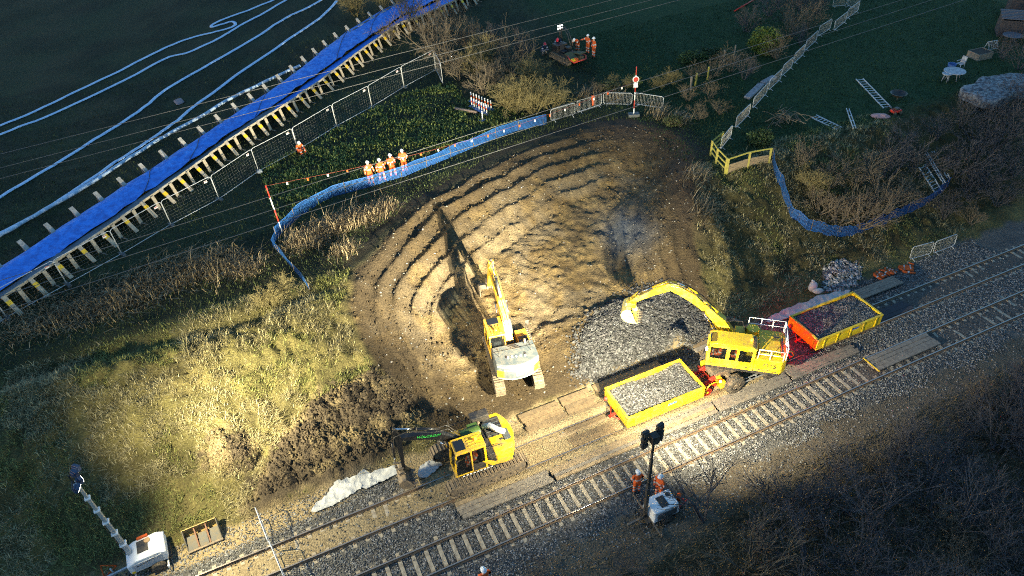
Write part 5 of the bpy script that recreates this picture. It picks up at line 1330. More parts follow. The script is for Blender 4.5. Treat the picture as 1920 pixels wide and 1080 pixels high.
# overhead cables
def cable(label, a, c, z0, z1, r=.016):
    A = atz(a[0], a[1], z0); B = atz(c[0], c[1], z1); d = B - A
    A = A - d * .35; B = B + d * .35
    o = MB().tube([A.lerp(B, k / 8) for k in range(9)], r, M_CABLE, 5).build('overhead_cable')
    return tag(o, label, 'cable', 'overhead cables crossing the site')
for i, (a, c) in enumerate([((0, 289), (1147, 0)), ((0, 315), (1220, 0)), ((0, 335), (1273, 0)), ((0, 526), (1690, 0)), ((0, 556), (1747, 0)), ((40, 572), (1807, 0))]):
    cable(['uppermost of the three cables over the blue channel', 'middle of the three cables over the blue channel', 'lowest of the three cables over the blue channel', 'uppermost of the three cables over the netting', 'middle of the three cables over the netting', 'lowest of the three cables over the netting'][i], a, c, 12.5, 12.5)

# layflat hoses on the field
def flat_tube(pts, rx, rz, m, n=8):
    b = MB(); V = []; K = len(pts)
    for i, p in enumerate(pts):
        d = pts[min(i + 1, K - 1)] - pts[max(i - 1, 0)]; s = Vector((-d.y, d.x, 0))
        s = s.normalized() if s.length > 1e-5 else Vector((1, 0, 0))
        V.append([p + s * rx * math.cos(a) + Vector((0, 0, rz * math.sin(a) + rz)) for a in np.linspace(0, 2 * math.pi, n + 1)[:-1]])
    return b.grid(V, m, True, True)
def smooth_path(px, per=6, wob=.018):
    P = [Vector(march(p[0], p[1], base_h)) for p in px]; out = []
    for i in range(len(P) - 1):
        a = P[max(i - 1, 0)]; b = P[i]; c = P[i + 1]; d = P[min(i + 2, len(P) - 1)]
        for k in range(per):
            t = k / per
            q = .5 * ((2 * b) + (c - a) * t + (2 * a - 5 * b + 4 * c - d) * t * t + (3 * b - a - 3 * c + d) * t ** 3)
            out.append(q)
    out.append(P[-1])
    for k, q in enumerate(out):
        q.x += wob * math.sin(k * 1.7); q.y += wob * math.cos(k * 1.3); q.z = gz(q.x, q.y)
    return out
def z1(l): return [(x / 3, y / 3) for x, y in l]
HS = [('uppermost pale blue hose on the dark field with a folded loop', z1([(-120, 770), (0, 715), (300, 580), (600, 437), (830, 320), (960, 258), (1100, 208), (1200, 185), (1290, 160), (1325, 138), (1305, 124), (1255, 138), (1195, 155), (1203, 138), (1300, 95), (1450, 40), (1560, -5), (1700, -60)]), .18),
      ('second pale blue hose, just below the looped one', z1([(-120, 820), (0, 765), (250, 660), (600, 505), (900, 350), (965, 318), (1050, 300), (1200, 235), (1270, 195), (1340, 150), (1400, 118), (1500, 70), (1620, 0), (1750, -60)]), .18),
      ('third pale blue hose with a kinked joint near the grey cloth', z1([(-100, 1180), (50, 1080), (300, 935), (500, 810), (700, 685), (830, 590), (880, 545), (1000, 465), (1200, 350), (1400, 235), (1600, 110), (1700, 60), (1810, 0), (1950, -90)]), .19),
      ('fourth pale blue hose running closest to the blue channel', z1([(1960, -70), (1900, 0), (1800, 100), (1600, 240), (1400, 375), (1200, 525), (1060, 625), (1000, 680), (900, 750), (830, 800), (700, 885), (560, 980), (400, 1085), (200, 1210), (0, 1320)]), .19)]
for lb, pts, r in HS:
    tag(flat_tube(smooth_path(pts), r, .055, M_HOSE).build('layflat_hose'), lb, 'hose', 'pale hoses laid across the field')
sp = smooth_path(z1([(1690, 385), (1500, 470), (1310, 565), (1100, 690), (900, 800), (700, 930), (460, 1080), (200, 1230), (0, 1350), (-150, 1440)]), 6, .02)
for q in sp: q.z += .12
tag(flat_tube(sp, .13, .13, M_PIPE).build('rigid_pipe'), 'straight pale pipe running beside the timber props of the channel', 'pipe')
b = MB(); gp = [[Vector((x * .7, y * .9, .10 + .07 * math.sin(3 * x + 2 * y))) for x in (-.5, -.2, .2, .5)] for y in (-.6, -.2, .3, .6)]; b.grid(gp, mat('grey_cloth', (.22, .18, .19), .9)); o = b.build('ground_cloth'); o.location = at(336, 192); o.rotation_euler = (0, 0, .6); o.modifiers.new('t', 'SOLIDIFY').thickness = .03; tag(o, 'crumpled grey cloth lying on the dark field between two hoses', 'cloth')

# blue lined channel on timber props
farp = [(-60, 527), (0, 493), (105, 424), (207, 360), (333, 283), (480, 190), (560, 137), (633, 83), (697, 44), (780, 0), (860, -45), (960, -95)]
nearp = [(-60, 578), (0, 543), (140, 452), (280, 360), (410, 270), (513, 207), (600, 151), (672, 100), (743, 52), (810, 28), (867, 2), (960, -40)]
def resample(P, n):
    L = [0]
    for i in range(len(P) - 1): L.append(L[-1] + (P[i + 1] - P[i]).length)
    out = []
    for k in range(n):
        s = L[-1] * k / (n - 1); i = max(j for j in range(len(L)) if L[j] <= s + 1e-6); i = min(i, len(P) - 2)
        out.append(P[i].lerp(P[i + 1], (s - L[i]) / max(L[i + 1] - L[i], 1e-6)))
    return out
zc = 5.75 + .95
FR = [atz(x, y, zc) for x, y in farp]; NR = [atz(x, y, zc) for x, y in nearp]
n_ = 76; FR = resample(FR, n_); NR = resample(NR, n_)
CH = empty('flume_channel', (NR[n_ // 2].x, NR[n_ // 2].y, gz(NR[n_ // 2].x, NR[n_ // 2].y)), 0, 'long channel lined with bright blue tarpaulin on timber props', 'channel')
off = Vector(CH.location)
def rimz(p): return gz(p.x, p.y) + 1.0
tb1 = MB(); bedm = MB(); T1r, Br = [], []
for i in range(n_):
    F, Nn = FR[i], NR[i]; zF, zN = rimz(F), rimz(Nn); w = Nn - F
    blue = i > n_ * .47
    wr = .03 * math.sin(i * 2.1); row = []
    for f, h in ((-.42, -.45), (-.06, 0), (.06, .02), (.26, -.04 + wr * .5), (.50, -.12), (.67, -.15)): row.append(F + w * f + Vector((0, 0, 0)) * 0 + Vector((.06 * math.sin(i * 1.3 + f * 9), .06 * math.cos(i + f * 7), zF + h - F.z + .07 * math.sin(i * 2.7 + f * 11) * (f > .03))) - off)
    T1r.append(row)
    row = []
    for f, h in ((.66, -.16), (.80, -.14), (.92, -.12), (.97, -.03), (1.0, .02)): row.append(F + w * f + Vector((0, 0, zN + h - F.z)) + Vector((0, 0, F.z - F.z)) - off)
    for k in range(len(row)): row[k].z = (zN if True else 0) + ((-.16, -.14, -.12, -.03, .02)[k]) - off.z
    Br.append(row)
tb1.grid(T1r, M_TARP); tb1.build('tarpaulin', CH)
cutx = int(n_ * .40)
bedm.grid(Br[:cutx + 1], M_BED); bedm.build('channel_bed', CH)
t2 = MB(); t2.grid(Br[cutx:], M_TARP); t2.build('tarpaulin', CH)
def plank(name, a, c, w, th, m, parent, tape=False):
    b = MB(); b.beam(a - off, c - off, w, th, m); o = b.build(name, parent)
    if tape:
        q0 = a.lerp(c, .25) - off; q1 = a.lerp(c, .45) - off; d = (c - a).normalized(); up = d.cross(Vector((0, 0, 1)).cross(d)).normalized() if abs(d.z) < .99 else Vector((0, 0, 1))
        MB().beam(q0, q1, w + .012, th + .012, M_YTAPE).build('yellow_mark', o)
    return o
nprop = 0
for i in range(1, n_ - 1):
    F, Nn = FR[i], NR[i]; along = (NR[i + 1] - NR[i - 1]).normalized(); out = Vector((along.y, -along.x, 0)).normalized()
    if out.y > 0: out = -out
    a = Vector((Nn.x, Nn.y, rimz(Nn) + .04)); nx = NR[i + 1]; c2 = Vector((nx.x, nx.y, rimz(nx) + .04))
    if i % 2 == 0:
        plank('rim_board', a + out * .05, a + (NR[min(i + 2, n_ - 1)] - Nn) * .97 + out * .05, .06, .16, M_PALEW if i % 4 else M_PALEG, CH)
    foot = a + out * 1.0; foot.z = gz(foot.x, foot.y) + .04
    if i % 2 == 0: plank('timber_prop', a + out * .08 + Vector((0, 0, .06)), foot, .27, .06, M_PALEW, CH, True)
    else:
        f2 = a + out * .45; f2.z = gz(f2.x, f2.y); plank('timber_post', a + out * .16, f2, .24, .06, M_PALEW, CH)
    if i % 2 == 1:
        k = foot.copy(); k2 = a + out * .2; k2.z = gz(k2.x, k2.y) + .05; plank('ground_strut', k, k2, .07, .05, M_WOODG, CH)
    if i % 2 == 0 and i < n_ * .80:
        fo = Vector((F.x, F.y, rimz(F) - .62)) - out * .15; o2 = fo - out * .85; o2.z = gz(o2.x, o2.y) + 1.4
        plank('timber_prop', fo, o2, .30, .06, M_PALEG, CH)
        o3 = o2.copy(); o3.z = gz(o2.x, o2.y); plank('timber_post', o2, o3, .07, .07, M_WOODG, CH)
    elif i < n_ * .78:
        fo = Vector((F.x, F.y, rimz(F) - .5)) - out * .3; o2 = FR[i + 1] - out * 1.0; o2 = Vector((o2.x, o2.y, gz(o2.x, o2.y) + .3)); plank('tie_rail', fo, o2, .05, .05, M_WOOD, CH)
    if n_ * .55 < i < n_ * .76:
        fo = Vector((F.x, F.y, rimz(F) + .03)) - out * .12; plank('edge_panel', fo, fo + (FR[i + 1] - F) * .8, .22, .05, M_PLASW if i % 2 else M_GREYP, CH)
for i in (14, 19, 27, 40, 46):
    b = MB(); b.tube([v + Vector((0, 0, .03)) for v in T1r[i]], .02, M_BLK, 5); b.build('tie_rope', CH)
# ================================================================== SMALLER SITE THINGS
def un_at(px, py, z=-.05):
    p = atz(px, py, z); return UN(p.x, p.y)
def timber_mat(label, tl, br, tr, bl, planks, z=-.06, m=M_WOOD, group='timber mats laid along the tracks'):
    """rectangle of boards from its four seen corners, squared to the track"""
    P = [un_at(*tl), un_at(*br), un_at(*tr), un_at(*bl)]
    u0 = (P[0][0] + P[3][0]) / 2; u1 = (P[1][0] + P[2][0]) / 2; n1 = (P[0][1] + P[2][1]) / 2; n0 = (P[1][1] + P[3][1]) / 2
    c = W((u0 + u1) / 2, (n0 + n1) / 2, z)
    t = empty('timber_mat', c, YAW, label, 'mat', group)
    w = (n1 - n0) / planks; L = u1 - u0
    for k in range(planks):
        b = MB(); b.box((random.uniform(-.06, .06), -(n1 - n0) / 2 + w * (k + .5), random.uniform(-.022, .018)), (L + random.uniform(-.16, .06), w * random.uniform(.90, .95), .11), m if random.random() < .6 else (M_WOODG if m is M_WOOD else m))
        b.build('plank', t, .008)
    return t
timber_mat('narrow muddy timber mat between the tracks, nearest the black boomed excavator', (853, 947), (1042, 903), (1019, 872), (867, 974), 4)
timber_mat('muddy timber mat between the tracks below the near wagon, left of the mast', (1034, 884), (1204, 831), (1194, 807), (1043, 904), 4)
timber_mat('timber mat between the tracks right behind the lamp cluster', (1206, 803), (1347, 773), (1331, 748), (1216, 828), 4)
timber_mat('brown timber mat beside the wheel of the road-rail excavator', (1334, 746), (1487, 716), (1472, 699), (1349, 771), 4, m=M_WOODG)
timber_mat('worn timber mat lit red beside the far wagon', (1475, 698), (1613, 656), (1590, 644), (1489, 714), 5, m=M_WOODG)
timber_mat('mud coated mat between the rails of the upper track', (1030, 826), (1170, 793), (1152, 772), (1043, 848), 3, z=-.05, m=mat('mud_coat', (.34, .25, .14), .9, 0, (.22, .155, .085), 4, .9, bump=.4))
timber_mat('dark mat between the rails beyond the far wagon', (1634, 592), (1708, 578), (1692, 560), (1650, 607), 3, z=-.05, m=M_DARKW)
timber_mat('dark boards on the far side of the far wagon', (1598, 556), (1686, 530), (1668, 513), (1612, 570), 5, z=.02, m=M_WOODG)
timber_mat('dark mat in the lower track with a yellow painted end', (1622, 672), (1758, 648), (1744, 624), (1643, 698), 4, z=-.04, m=M_WOODG)
e = un_at(1632, 685); b = MB(); b.box((0, 0, 0), (.07, 1.25, .03), M_YTAPE); o = b.build('painted_edge'); o.parent = [q for q in bpy.data.objects if q.get('label', '').startswith('dark mat in the lower')][0]
o.location = (-2.52, 0, .075)
def plain_mat(label, u0, u1, n0, n1, planks, z, m):
    t = empty('timber_mat', W((u0 + u1) / 2, (n0 + n1) / 2, z), YAW + random.uniform(-.012, .012), label, 'mat', 'timber mats laid along the tracks')
    w = (n1 - n0) / planks
    for k in range(planks):
        b = MB(); b.box((random.uniform(-.06, .06), -(n1 - n0) / 2 + w * (k + .5), random.uniform(-.02, .015)), (u1 - u0 + random.uniform(-.14, .04), w * random.uniform(.91, .96), .10), m[k % len(m)])
        b.build('plank', t, .008)
M_MC = mat('mud_coat_brown', (.25, .175, .09), .9, 0, (.16, .11, .06), 4, .9, bump=.4); M_MC2 = mat('mud_coat_dark', (.21, .15, .08), .9, 0, (.12, .085, .05), 4, .9, bump=.4)
plain_mat('mud caked mat just behind the near wagon, left half', 9.4, 11.9, 22.75, 24.4, 5, .0, [M_MC, M_MC2, M_MC]); plain_mat('mud caked mat just behind the near wagon, right half', 12.05, 14.0, 22.8, 24.45, 5, .01, [M_MC2, M_MC])
plain_mat('mud caked mat running behind the near wagon below the crushed rock', 14.3, 18.9, 23.15, 24.5, 4, .0, [M_MC2, M_MC2, M_MC]); plain_mat('dark mat beside the road-rail excavator on the hollow side', 21.4, 26.2, 23.3, 24.6, 4, .0, [M_WOODG, M_MC2])
plain_mat('mud caked mat in the upper track left of the near wagon', 11.2, 13.9, 20.98, 22.28, 4, -.03, [M_MC, M_MC2])
timber_mat('short boards under the front of the black boomed excavator', (832, 905), (866, 925), (855, 895), (845, 940), 3, z=-.05)

def draped(label, name, px, width, m, h=.05, seed=0):
    """crumpled cloth laid over the ground along a line"""
    P = smooth_path(px, 14, 0); K = len(P); rows = []; NJ = 15
    A = lambda v: np.array([v])
    for i, p in enumerate(P):
        d = P[min(i + 1, K - 1)] - P[max(i - 1, 0)]; s = Vector((-d.y, d.x, 0)).normalized(); row = []; f = d.normalized()
        wd = width * (1 - .8 * abs(2 * i / (K - 1) - 1) ** 4)
        lo = -.5 + .55 * (float(fbm(A(i * .33), A(seed + .5), 410, 3)[0]) - .5); hi = .5 + .55 * (float(fbm(A(i * .33), A(seed + 9.5), 411, 3)[0]) - .5)
        for j in range(NJ):
            q = p + s * wd * (lo + (hi - lo) * j / (NJ - 1)) + f * .16 * (float(fbm(A(i * .8), A(j * .6 + seed), 412, 2)[0]) - .5)
            z = gz(q.x, q.y) + h + .13 * float(ridged(A(q.x * 2.2), A(q.y * 2.2), 400 + seed, 2)[0]) - .03
            row.append(Vector((q.x, q.y, z)))
        rows.append(row)
    c = P[K // 2]; b = MB(); b.grid([[v - c for v in r] for r in rows], m, False); o = b.build(name); o.location = c
    o.modifiers.new('t', 'SOLIDIFY').thickness = .012
    return tag(o, label, 'sheet')
draped('crumpled white sheet lying left of the black boomed excavator bucket', 'geotextile_sheet', [(585, 957), (620, 932), (660, 908), (705, 893), (755, 876)], .85, M_SHEET)
draped('pale rolled sheet lying along the track beyond the far wagon', 'geotextile_sheet', [(1438, 605), (1475, 588), (1530, 566), (1594, 543)], .62, M_SHEET, .08, 3)
draped('muddy white sheet bunched under the stick of the black boomed excavator', 'geotextile_sheet', [(788, 898), (808, 880), (826, 868)], .9, M_SHEET, .10, 7)
b = MB(); b.ellipsoid((0, 0, .35), (.30, .26, .42), M_SHEET, 14, 10); b.ellipsoid((.25, -.25, .16), (.34, .2, .2), M_SHEET, 12, 8); b.ellipsoid((-.05, .05, .78), (.12, .10, .14), M_SHEET, 10, 6)
o = b.build('rubble_sack'); o.location = at(1522, 545); tag(o, 'slumped white sack on the bank beside the pale rubble', 'sack')
for v in o.data.vertices:
    k = 1 + .28 * (float(fbm(np.array([v.co.x * 5]), np.array([v.co.y * 5 + v.co.z * 3]), 77, 3)[0]) - .5); v.co *= k

def jacket(label, px, rz, s=1.0):
    t = empty('orange_jacket', at(*px, .02), rz, label, 'jacket', 'orange jackets dropped beside the track')
    rows = [[Vector((x * .27 * s * (1 - .2 * abs(y)), y * .36 * s, .05 + .09 * (1 - abs(x)) + .05 * math.sin(5 * x + 4 * y))) for x in (-1, -.6, -.2, .2, .6, 1)] for y in (-1, -.6, -.2, .2, .6, 1)]
    b = MB(); b.grid(rows, M_ORANGE); o = b.build('jacket_body', t); o.modifiers.new('t', 'SOLIDIFY').thickness = .03
    for e in (-1, 1):
        b = MB(); b.tube([(e * .22 * s, .28 * s, .10), (e * .42 * s, .10 * s, .10), (e * .40 * s, -.22 * s, .07), (e * .36 * s, -.42 * s, .06)], [.09, .085, .075, .06], M_ORANGE, 8); sl_ = b.build('sleeve', t)
        MB().cyl((e * .405 * s, -.05 * s, .095), (e * .40 * s, -.13 * s, .09), .092, M_BAND, n=10).build('reflective_band', sl_)
    b = MB(); b.grid([[Vector((p.x, p.y + dy, p.z + .035)) for p in rows[3]] for dy in (-.03, .05)], M_BAND); b.build('reflective_band', t)
    b = MB(); b.grid([[Vector((p.x, p.y + dy, p.z + .035)) for p in rows[1]] for dy in (-.03, .05)], M_BAND); b.build('reflective_band', t)
    return t
jacket('orange jacket in a heap nearest the far wagon', (1650, 516), .5, 1.1); jacket('small folded orange jacket, middle of three', (1667, 510), 2.0, .8); jacket('orange jacket spread against the foot of the steel barrier', (1697, 503), 1.2, 1.4)

# loose digging bucket in the cess
bq = at(384, 1010)
t = empty('digging_bucket', bq, YAW + R(180 + 92), 'wide empty digging bucket standing on bare ground beside the white lighting tower', 'bucket'); t.scale = (.86, .86, .86)
WD = 1.95; prof = [(.55, .05), (.15, .0), (-.32, .12), (-.52, .45), (-.50, .85), (-.36, 1.05)]
b = MB(); b.grid([[Vector((x, y, z)) for x, z in prof] for y in (-WD / 2, WD / 2)], mat('tan_steel', (.50, .33, .10), .6, 0, (.30, .20, .10), 4, .9), False); o = b.build('bucket_shell', t); o.modifiers.new('t', 'SOLIDIFY').thickness = .04
for y in (-WD / 2, WD / 2):
    b = MB(); b.add([(x, y, z) for x, z in prof], [tuple(range(6))], mat('dark_steel', (.09, .09, .08), .55, .2, (.2, .16, .1), 4, .9)); o = b.build('side_plate', t); o.modifiers.new('t', 'SOLIDIFY').thickness = .05
for y in (-.32, .32): MB().prism([(.50, .02), (.50, .14), (-.2, .75), (-.42, .95), (-.48, .75), (-.2, .35)], y - .035, y + .035, mat('rust_rib', (.22, .11, .06), .7)).build('divider_rib', t)
for y, e in ((-.66, .58), (.66, .58), (0, .5)): MB().prism([(.48, .06), (.50, .10), (-.16, .52), (-.2, .46)], y - e / 2, y + e / 2, mat('dark_steel', (.09, .09, .08), .55)).build('liner_plate', t)
MB().box((.56, 0, .06), (.14, WD + .04, .07), M_STEEL).build('cutting_edge', t)

# red hand tools beside the mast
tt = at(1268, 948); t = empty('hand_trolley', tt, R(40), 'red hand trolley carrying an orange cylinder beside the generator body', 'trolley')
b = MB()
for y in (-.25, .25): b.beam((-.55, y, .2), (.55, y, .24), .05, .05, M_RED); b.beam((-.5, y, .2), (-.75, y, .85), .05, .05, M_RED)
for x in (-.4, 0, .4): b.beam((x, -.25, .22), (x, .25, .22), .05, .05, M_RED)
b.beam((-.75, -.25, .85), (-.75, .25, .85), .05, .05, M_RED); b.build('trolley_frame', t)
for y in (-.33, .33): wheel(t, (.1, y, .17), .17, .09)
MB().cyl((.2, .05, .26), (.2, .05, .75), .11, M_ORANGE, n=12).build('gas_cylinder', t)
MB().box((-.2, 0, .38), (.4, .3, .24), M_BLK).build('tool_case', t, .02)

# tracked rig on the field
rp = at(1062, 112); rz = faceto(at(1045, 92), at(1093, 116))
t = empty('tracked_rig', rp, rz, 'dark tracked rig with olive panels and a red front rail on the field', 'rig')
for y in (-.75, .75): crawler(t, y, 0, 2.9, .38, .6)
b = MB(); b.box((-.2, 0, .6), (2.6, 1.2, .35), M_BLK); b.box((-1.0, 0, 1.0), (.9, 1.2, .6), M_BLK); b.box((-.1, .3, .95), (.5, .5, .4), M_BLK); b.build('rig_body', t, .03)
b = MB(); b.box((.05, -.35, .95), (.5, .5, .1), M_INT); b.box((-.2, -.35, 1.25), (.1, .48, .55), M_INT); b.build('seat', t, .02)
b = MB()
for y in (-.12, .12): b.tube([(-1.3, y + .4, 1.2), (-1.5, y + .5, 2.2), (-1.0, y + .5, 2.7), (-.2, y + .4, 2.3), (.5, y + .3, 1.3)], .05, M_BLK, 6)
b.build('arched_arm', t)
for y, a in ((-.42, 0), (.42, .12)):
    MB().box((1.35, y, .85 + a), (1.25, .78, .06), M_OLIVE, Matrix.Rotation(R(-10 if a else 14), 3, 'Y')).build('deck_panel', t)
b = MB(); b.tube([(.7, 1.0, .55), (1.6, 1.05, .6), (2.25, .55, .6), (2.25, -.9, .6), (1.7, -.95, .75), (1.2, -.8, .9)], .055, mat('red_rail', (.75, .06, .03), .45), 8); b.build('front_rail', t)
MB().box((1.95, -.75, .72), (.32, .3, .26), M_YTAPE).build('yellow_case', t, .02)
MB().box((2.1, -.5, .72), (.3, .25, .4), M_ORANGE).build('orange_case', t, .02)
b = MB(); b.cyl((-1.7, .6, .6), (-1.75, .65, 2.3), .04, M_BLK, n=8); ms_ = b.build('lamp_pole', t)
b = MB()
for i in range(3):
    for j in range(2): b.ellipsoid((-1.75, .40 + .25 * i, 2.35 + .25 * j), (.06, .07, .07), lamp_mat('rig_lamp', (1.0, .97, .9), 2.0), 8, 6)
b.build('lamp_cluster', t)
# delineator posts on blue bases
b = MB(); b.box((0, 0, .03), (.44, .44, .06), M_LBLUE); DBASE = b.mesh('base_plate')
b = MB(); b.cyl((0, 0, .06), (0, 0, .85), .05, M_WHT, n=8); DPOST = b.mesh('post')
b = MB(); b.cyl((0, 0, .40), (0, 0, .58), .055, M_ORANGE, n=8); DBAND = b.mesh('orange_band')
r0 = at(884, 190); r1 = at(921, 206); q0 = at(885, 200); q1 = at(913, 214)
spots = [(r0.lerp(r1, k / 7), 0) for k in range(8)] + [(q0.lerp(q1, k / 6), 1) for k in range(7)]
for k, (p, r) in enumerate(spots):
    d = empty('delineator_post', p, R(30 + 5 * math.sin(k)), 'white post on a blue base in the close-set double row by the bush', 'post', 'double row of white posts on blue bases')
    mesh_obj('base_plate', DBASE, d); mesh_obj('post', DPOST, d); mesh_obj('orange_band', DBAND, d)
d = empty('delineator_post', at(905, 226), R(45), 'single white post on a blue base standing in front of the double row', 'post'); mesh_obj('base_plate', DBASE, d); mesh_obj('post', DPOST, d)
a = at(853, 206, .13); c = at(894, 214, .13); o = MB().tube([a - a, (c - a) * .3, (c - a) * .7 + Vector((0, 0, .03)), c - a], [.14, .13, .13, .12], mat('pale_log', (.28, .2, .15), .85, 0, (.16, .11, .09), 5, .9), 10).build('felled_log'); o.location = a; tag(o, 'short peeled log lying beside the double row of posts', 'log')
# yellow timber fence at the head of the zig-zag line
def rail_fence(label, px, name, boards, H=1.25):
    P = [at(*p) for p in px]; t = empty(name, P[0], 0, label, 'fence')
    for p in P: MB().box(p - P[0] + Vector((0, 0, H / 2 - .1)), (.13, .13, H + .2), M_YWOOD).build('post', t, .01)
    for i in range(len(P) - 1):
        for k, z in enumerate((H - .05, H * .62, H * .3)):
            if boards and k > 0: continue
            MB().beam(P[i] - P[0] + Vector((0, 0, z)), P[i + 1] - P[0] + Vector((0, 0, z)), .05, .11, M_YWOOD).build('rail', t)
        if boards:
            for k in range(4): MB().beam(P[i] - P[0] + Vector((0, 0, .12 + .17 * k)), P[i + 1] - P[0] + Vector((0, 0, .12 + .17 * k)), .04, .155, M_WOOD).build('board', t)
    return t
rail_fence('open yellow timber fence at the corner of the garden line', [(1352, 275), (1332, 292), (1342, 307), (1359, 325)], 'timber_fence', False)
rail_fence('yellow timber fence with boarded lower half beside the blue netting', [(1362, 326), (1402, 313), (1441, 306)], 'timber_fence', True)
# ladders
def ladder(label, a, c, w, rungs, m=M_GALVP):
    a = at(*a, .06); c = at(*c, .06); d = c - a; s = Vector((-d.y, d.x, 0)).normalized() * w / 2
    t = empty('ladder', a, 0, label, 'ladder')
    for e in (-1, 1): MB().beam(s * e, d + s * e, .04, .09, m).build('stile', t)
    for k in range(rungs): MB().beam(-s + d * (k + .5) / rungs, s + d * (k + .5) / rungs, .05, .035, m).build('rung', t)
    return t
ladder('long aluminium ladder lying on the lawn', (1611, 149), (1664, 204), .62, 13); ladder('short aluminium ladder lying near the edge of the lawn', (1525, 219), (1574, 243), .62, 9); ladder('aluminium ladder lying behind the bare bushes by the blue netting', (1728, 312), (1760, 362), .75, 9)
for i, (a, c) in enumerate([((1736, 288), (1770, 345)), ((1748, 285), (1778, 335))]): ladder(['left of two narrow ladders propped beside the netting end', 'right of two narrow ladders propped beside the netting end'][i], a, c, .22, 6)
ladder('folded narrow ladder lying on the lawn below the long one', (1589, 205), (1602, 242), .2, 4)
# garden things
p = at(1682, 185); t = empty('fire_pit', p, 0, 'black round fire bowl on the lawn beside the long ladder', 'fire pit'); b = MB(); b.grid([[Vector((r * math.cos(a), r * math.sin(a), z)) for a in np.linspace(0, 2 * math.pi, 17)[:-1]] for r, z in ((.15, .15), (.45, .28), (.6, .5), (.66, .5))], M_BLK, True, True); b.build('bowl', t)
for k in range(3): MB().cyl((.4 * math.cos(k * 2.1), .4 * math.sin(k * 2.1), .3), (.5 * math.cos(k * 2.1), .5 * math.sin(k * 2.1), 0), .03, M_BLK, n=6).build('leg', t)
p = at(1650, 221); b = MB(); b.ellipsoid((0, 0, .14), (.75, .42, .16), M_PINK, 16, 8); b.ellipsoid((.2, 0, .26), (.3, .25, .08), M_PINK, 12, 6); o = b.build('paddling_float'); o.location = p; o.rotation_euler = (0, 0, -.3); tag(o, 'faded pink oval float at the edge of the lawn', 'float')
p = at(1678, 213); t = empty('lawn_mower', p, .3, 'red lawn mower at the foot of the long ladder', 'mower'); b = MB(); b.box((0, 0, .25), (.75, .5, .22), M_RED); b.box((.05, 0, .42), (.35, .35, .16), M_BLK); b.build('mower_deck', t, .04)
for x in (-.3, .3):
    for y in (-.27, .27): wheel(t, (x, y, .13), .13, .07)
b = MB(); b.tube([(-.35, -.22, .3), (-.95, -.22, .9), (-.95, .22, .9), (-.35, .22, .3)], .02, M_BLK, 6); b.build('handle', t)
p = at(1798, 128); t = empty('garden_chair', p, R(200), 'white plastic garden chair beside the round garden table', 'chair')
MB().box((0, 0, .43), (.5, .5, .05), M_PLASW).build('seat', t, .02); MB().box((-.26, 0, .72), (.06, .48, .6), M_PLASW, Matrix.Rotation(R(-12), 3, 'Y')).build('backrest', t, .02)
for x in (-.22, .22):
    for y in (-.22, .22): MB().cyl((x, y, .42), (x * 1.15, y * 1.15, 0), .03, M_PLASW, n=6).build('leg', t)
for y in (-.25, .25): MB().box((0, y, .64), (.45, .06, .04), M_PLASW).build('armrest', t)
def round_table(label, px, r, m):
    t = empty('round_table', at(*px), 0, label, 'table'); b = MB(); b.cyl((0, 0, .68), (0, 0, .74), r, m, n=24); b.build('table_top', t, .01)
    for k in range(4): MB().cyl((r * .5 * math.cos(k * 1.57), r * .5 * math.sin(k * 1.57), .68), (r * .75 * math.cos(k * 1.57), r * .75 * math.sin(k * 1.57), 0), .03, m, n=6).build('leg', t)
round_table('pale round garden table next to the white chair', (1785, 148), .85, M_PLASW); round_table('dark round garden table under the shed roofs', (1893, 80), .8, mat('slate_table', (.1, .11, .13), .5)); round_table('low pale side table in front of the white chair', (1771, 153), .4, M_PLASW)
p = at(1783, 128); b = MB(); b.grid([[p * 0 + Vector((r * math.cos(a), r * math.sin(a), z)) for a in np.linspace(0, 2 * math.pi, 17)[:-1]] for r, z in ((.01, .05), (.28, .02), (.36, .42), (.32, .42), (.26, .08))], M_BLUEP, True, True); o = b.build('garden_tub'); o.location = p; tag(o, 'dark blue tub tucked behind the white chair', 'tub')
# big tarpaulin covered pool
p = at(1868, 175); rows = []
for i in range(13):
    th = i / 12; row = []
    for a in np.linspace(0, 2 * math.pi, 33)[:-1]:
        ca, sa = math.cos(a), math.sin(a); rr = (1 / (abs(ca) ** 3.2 + abs(sa) ** 3.2)) ** (1 / 3.2)
        f = min(1, th * 1.35); z = .7 if th < .74 else .7 * (1 - (th - .74) / .26)
        rr *= 1 + .18 * math.sin(2 * a + .6) + .10 * math.sin(5 * a); wv = .09 * math.sin(7 * a + 3 * th) * th + .30 * (fbm(np.array([ca * f * 4]), np.array([sa * f * 4]), 500, 3)[0] - .5)
        row.append(Vector((3.0 * rr * ca * f, 1.8 * rr * sa * f, max(0, z + (wv if th < .9 else 0)))))
    rows.append(row)
b = MB(); b.grid(rows, mat('pale_tarp', (.20, .21, .22), .55, 0, (.045, .04, .045), 3.2, .95, bump=.6, bscale=5, lo=.44, hi=.56), True, True); o = b.build('covered_pool'); o.location = p; o.rotation_euler = (0, 0, .25); tag(o, 'large pool covered with a leaf stained pale sheet behind bare branches', 'pool')
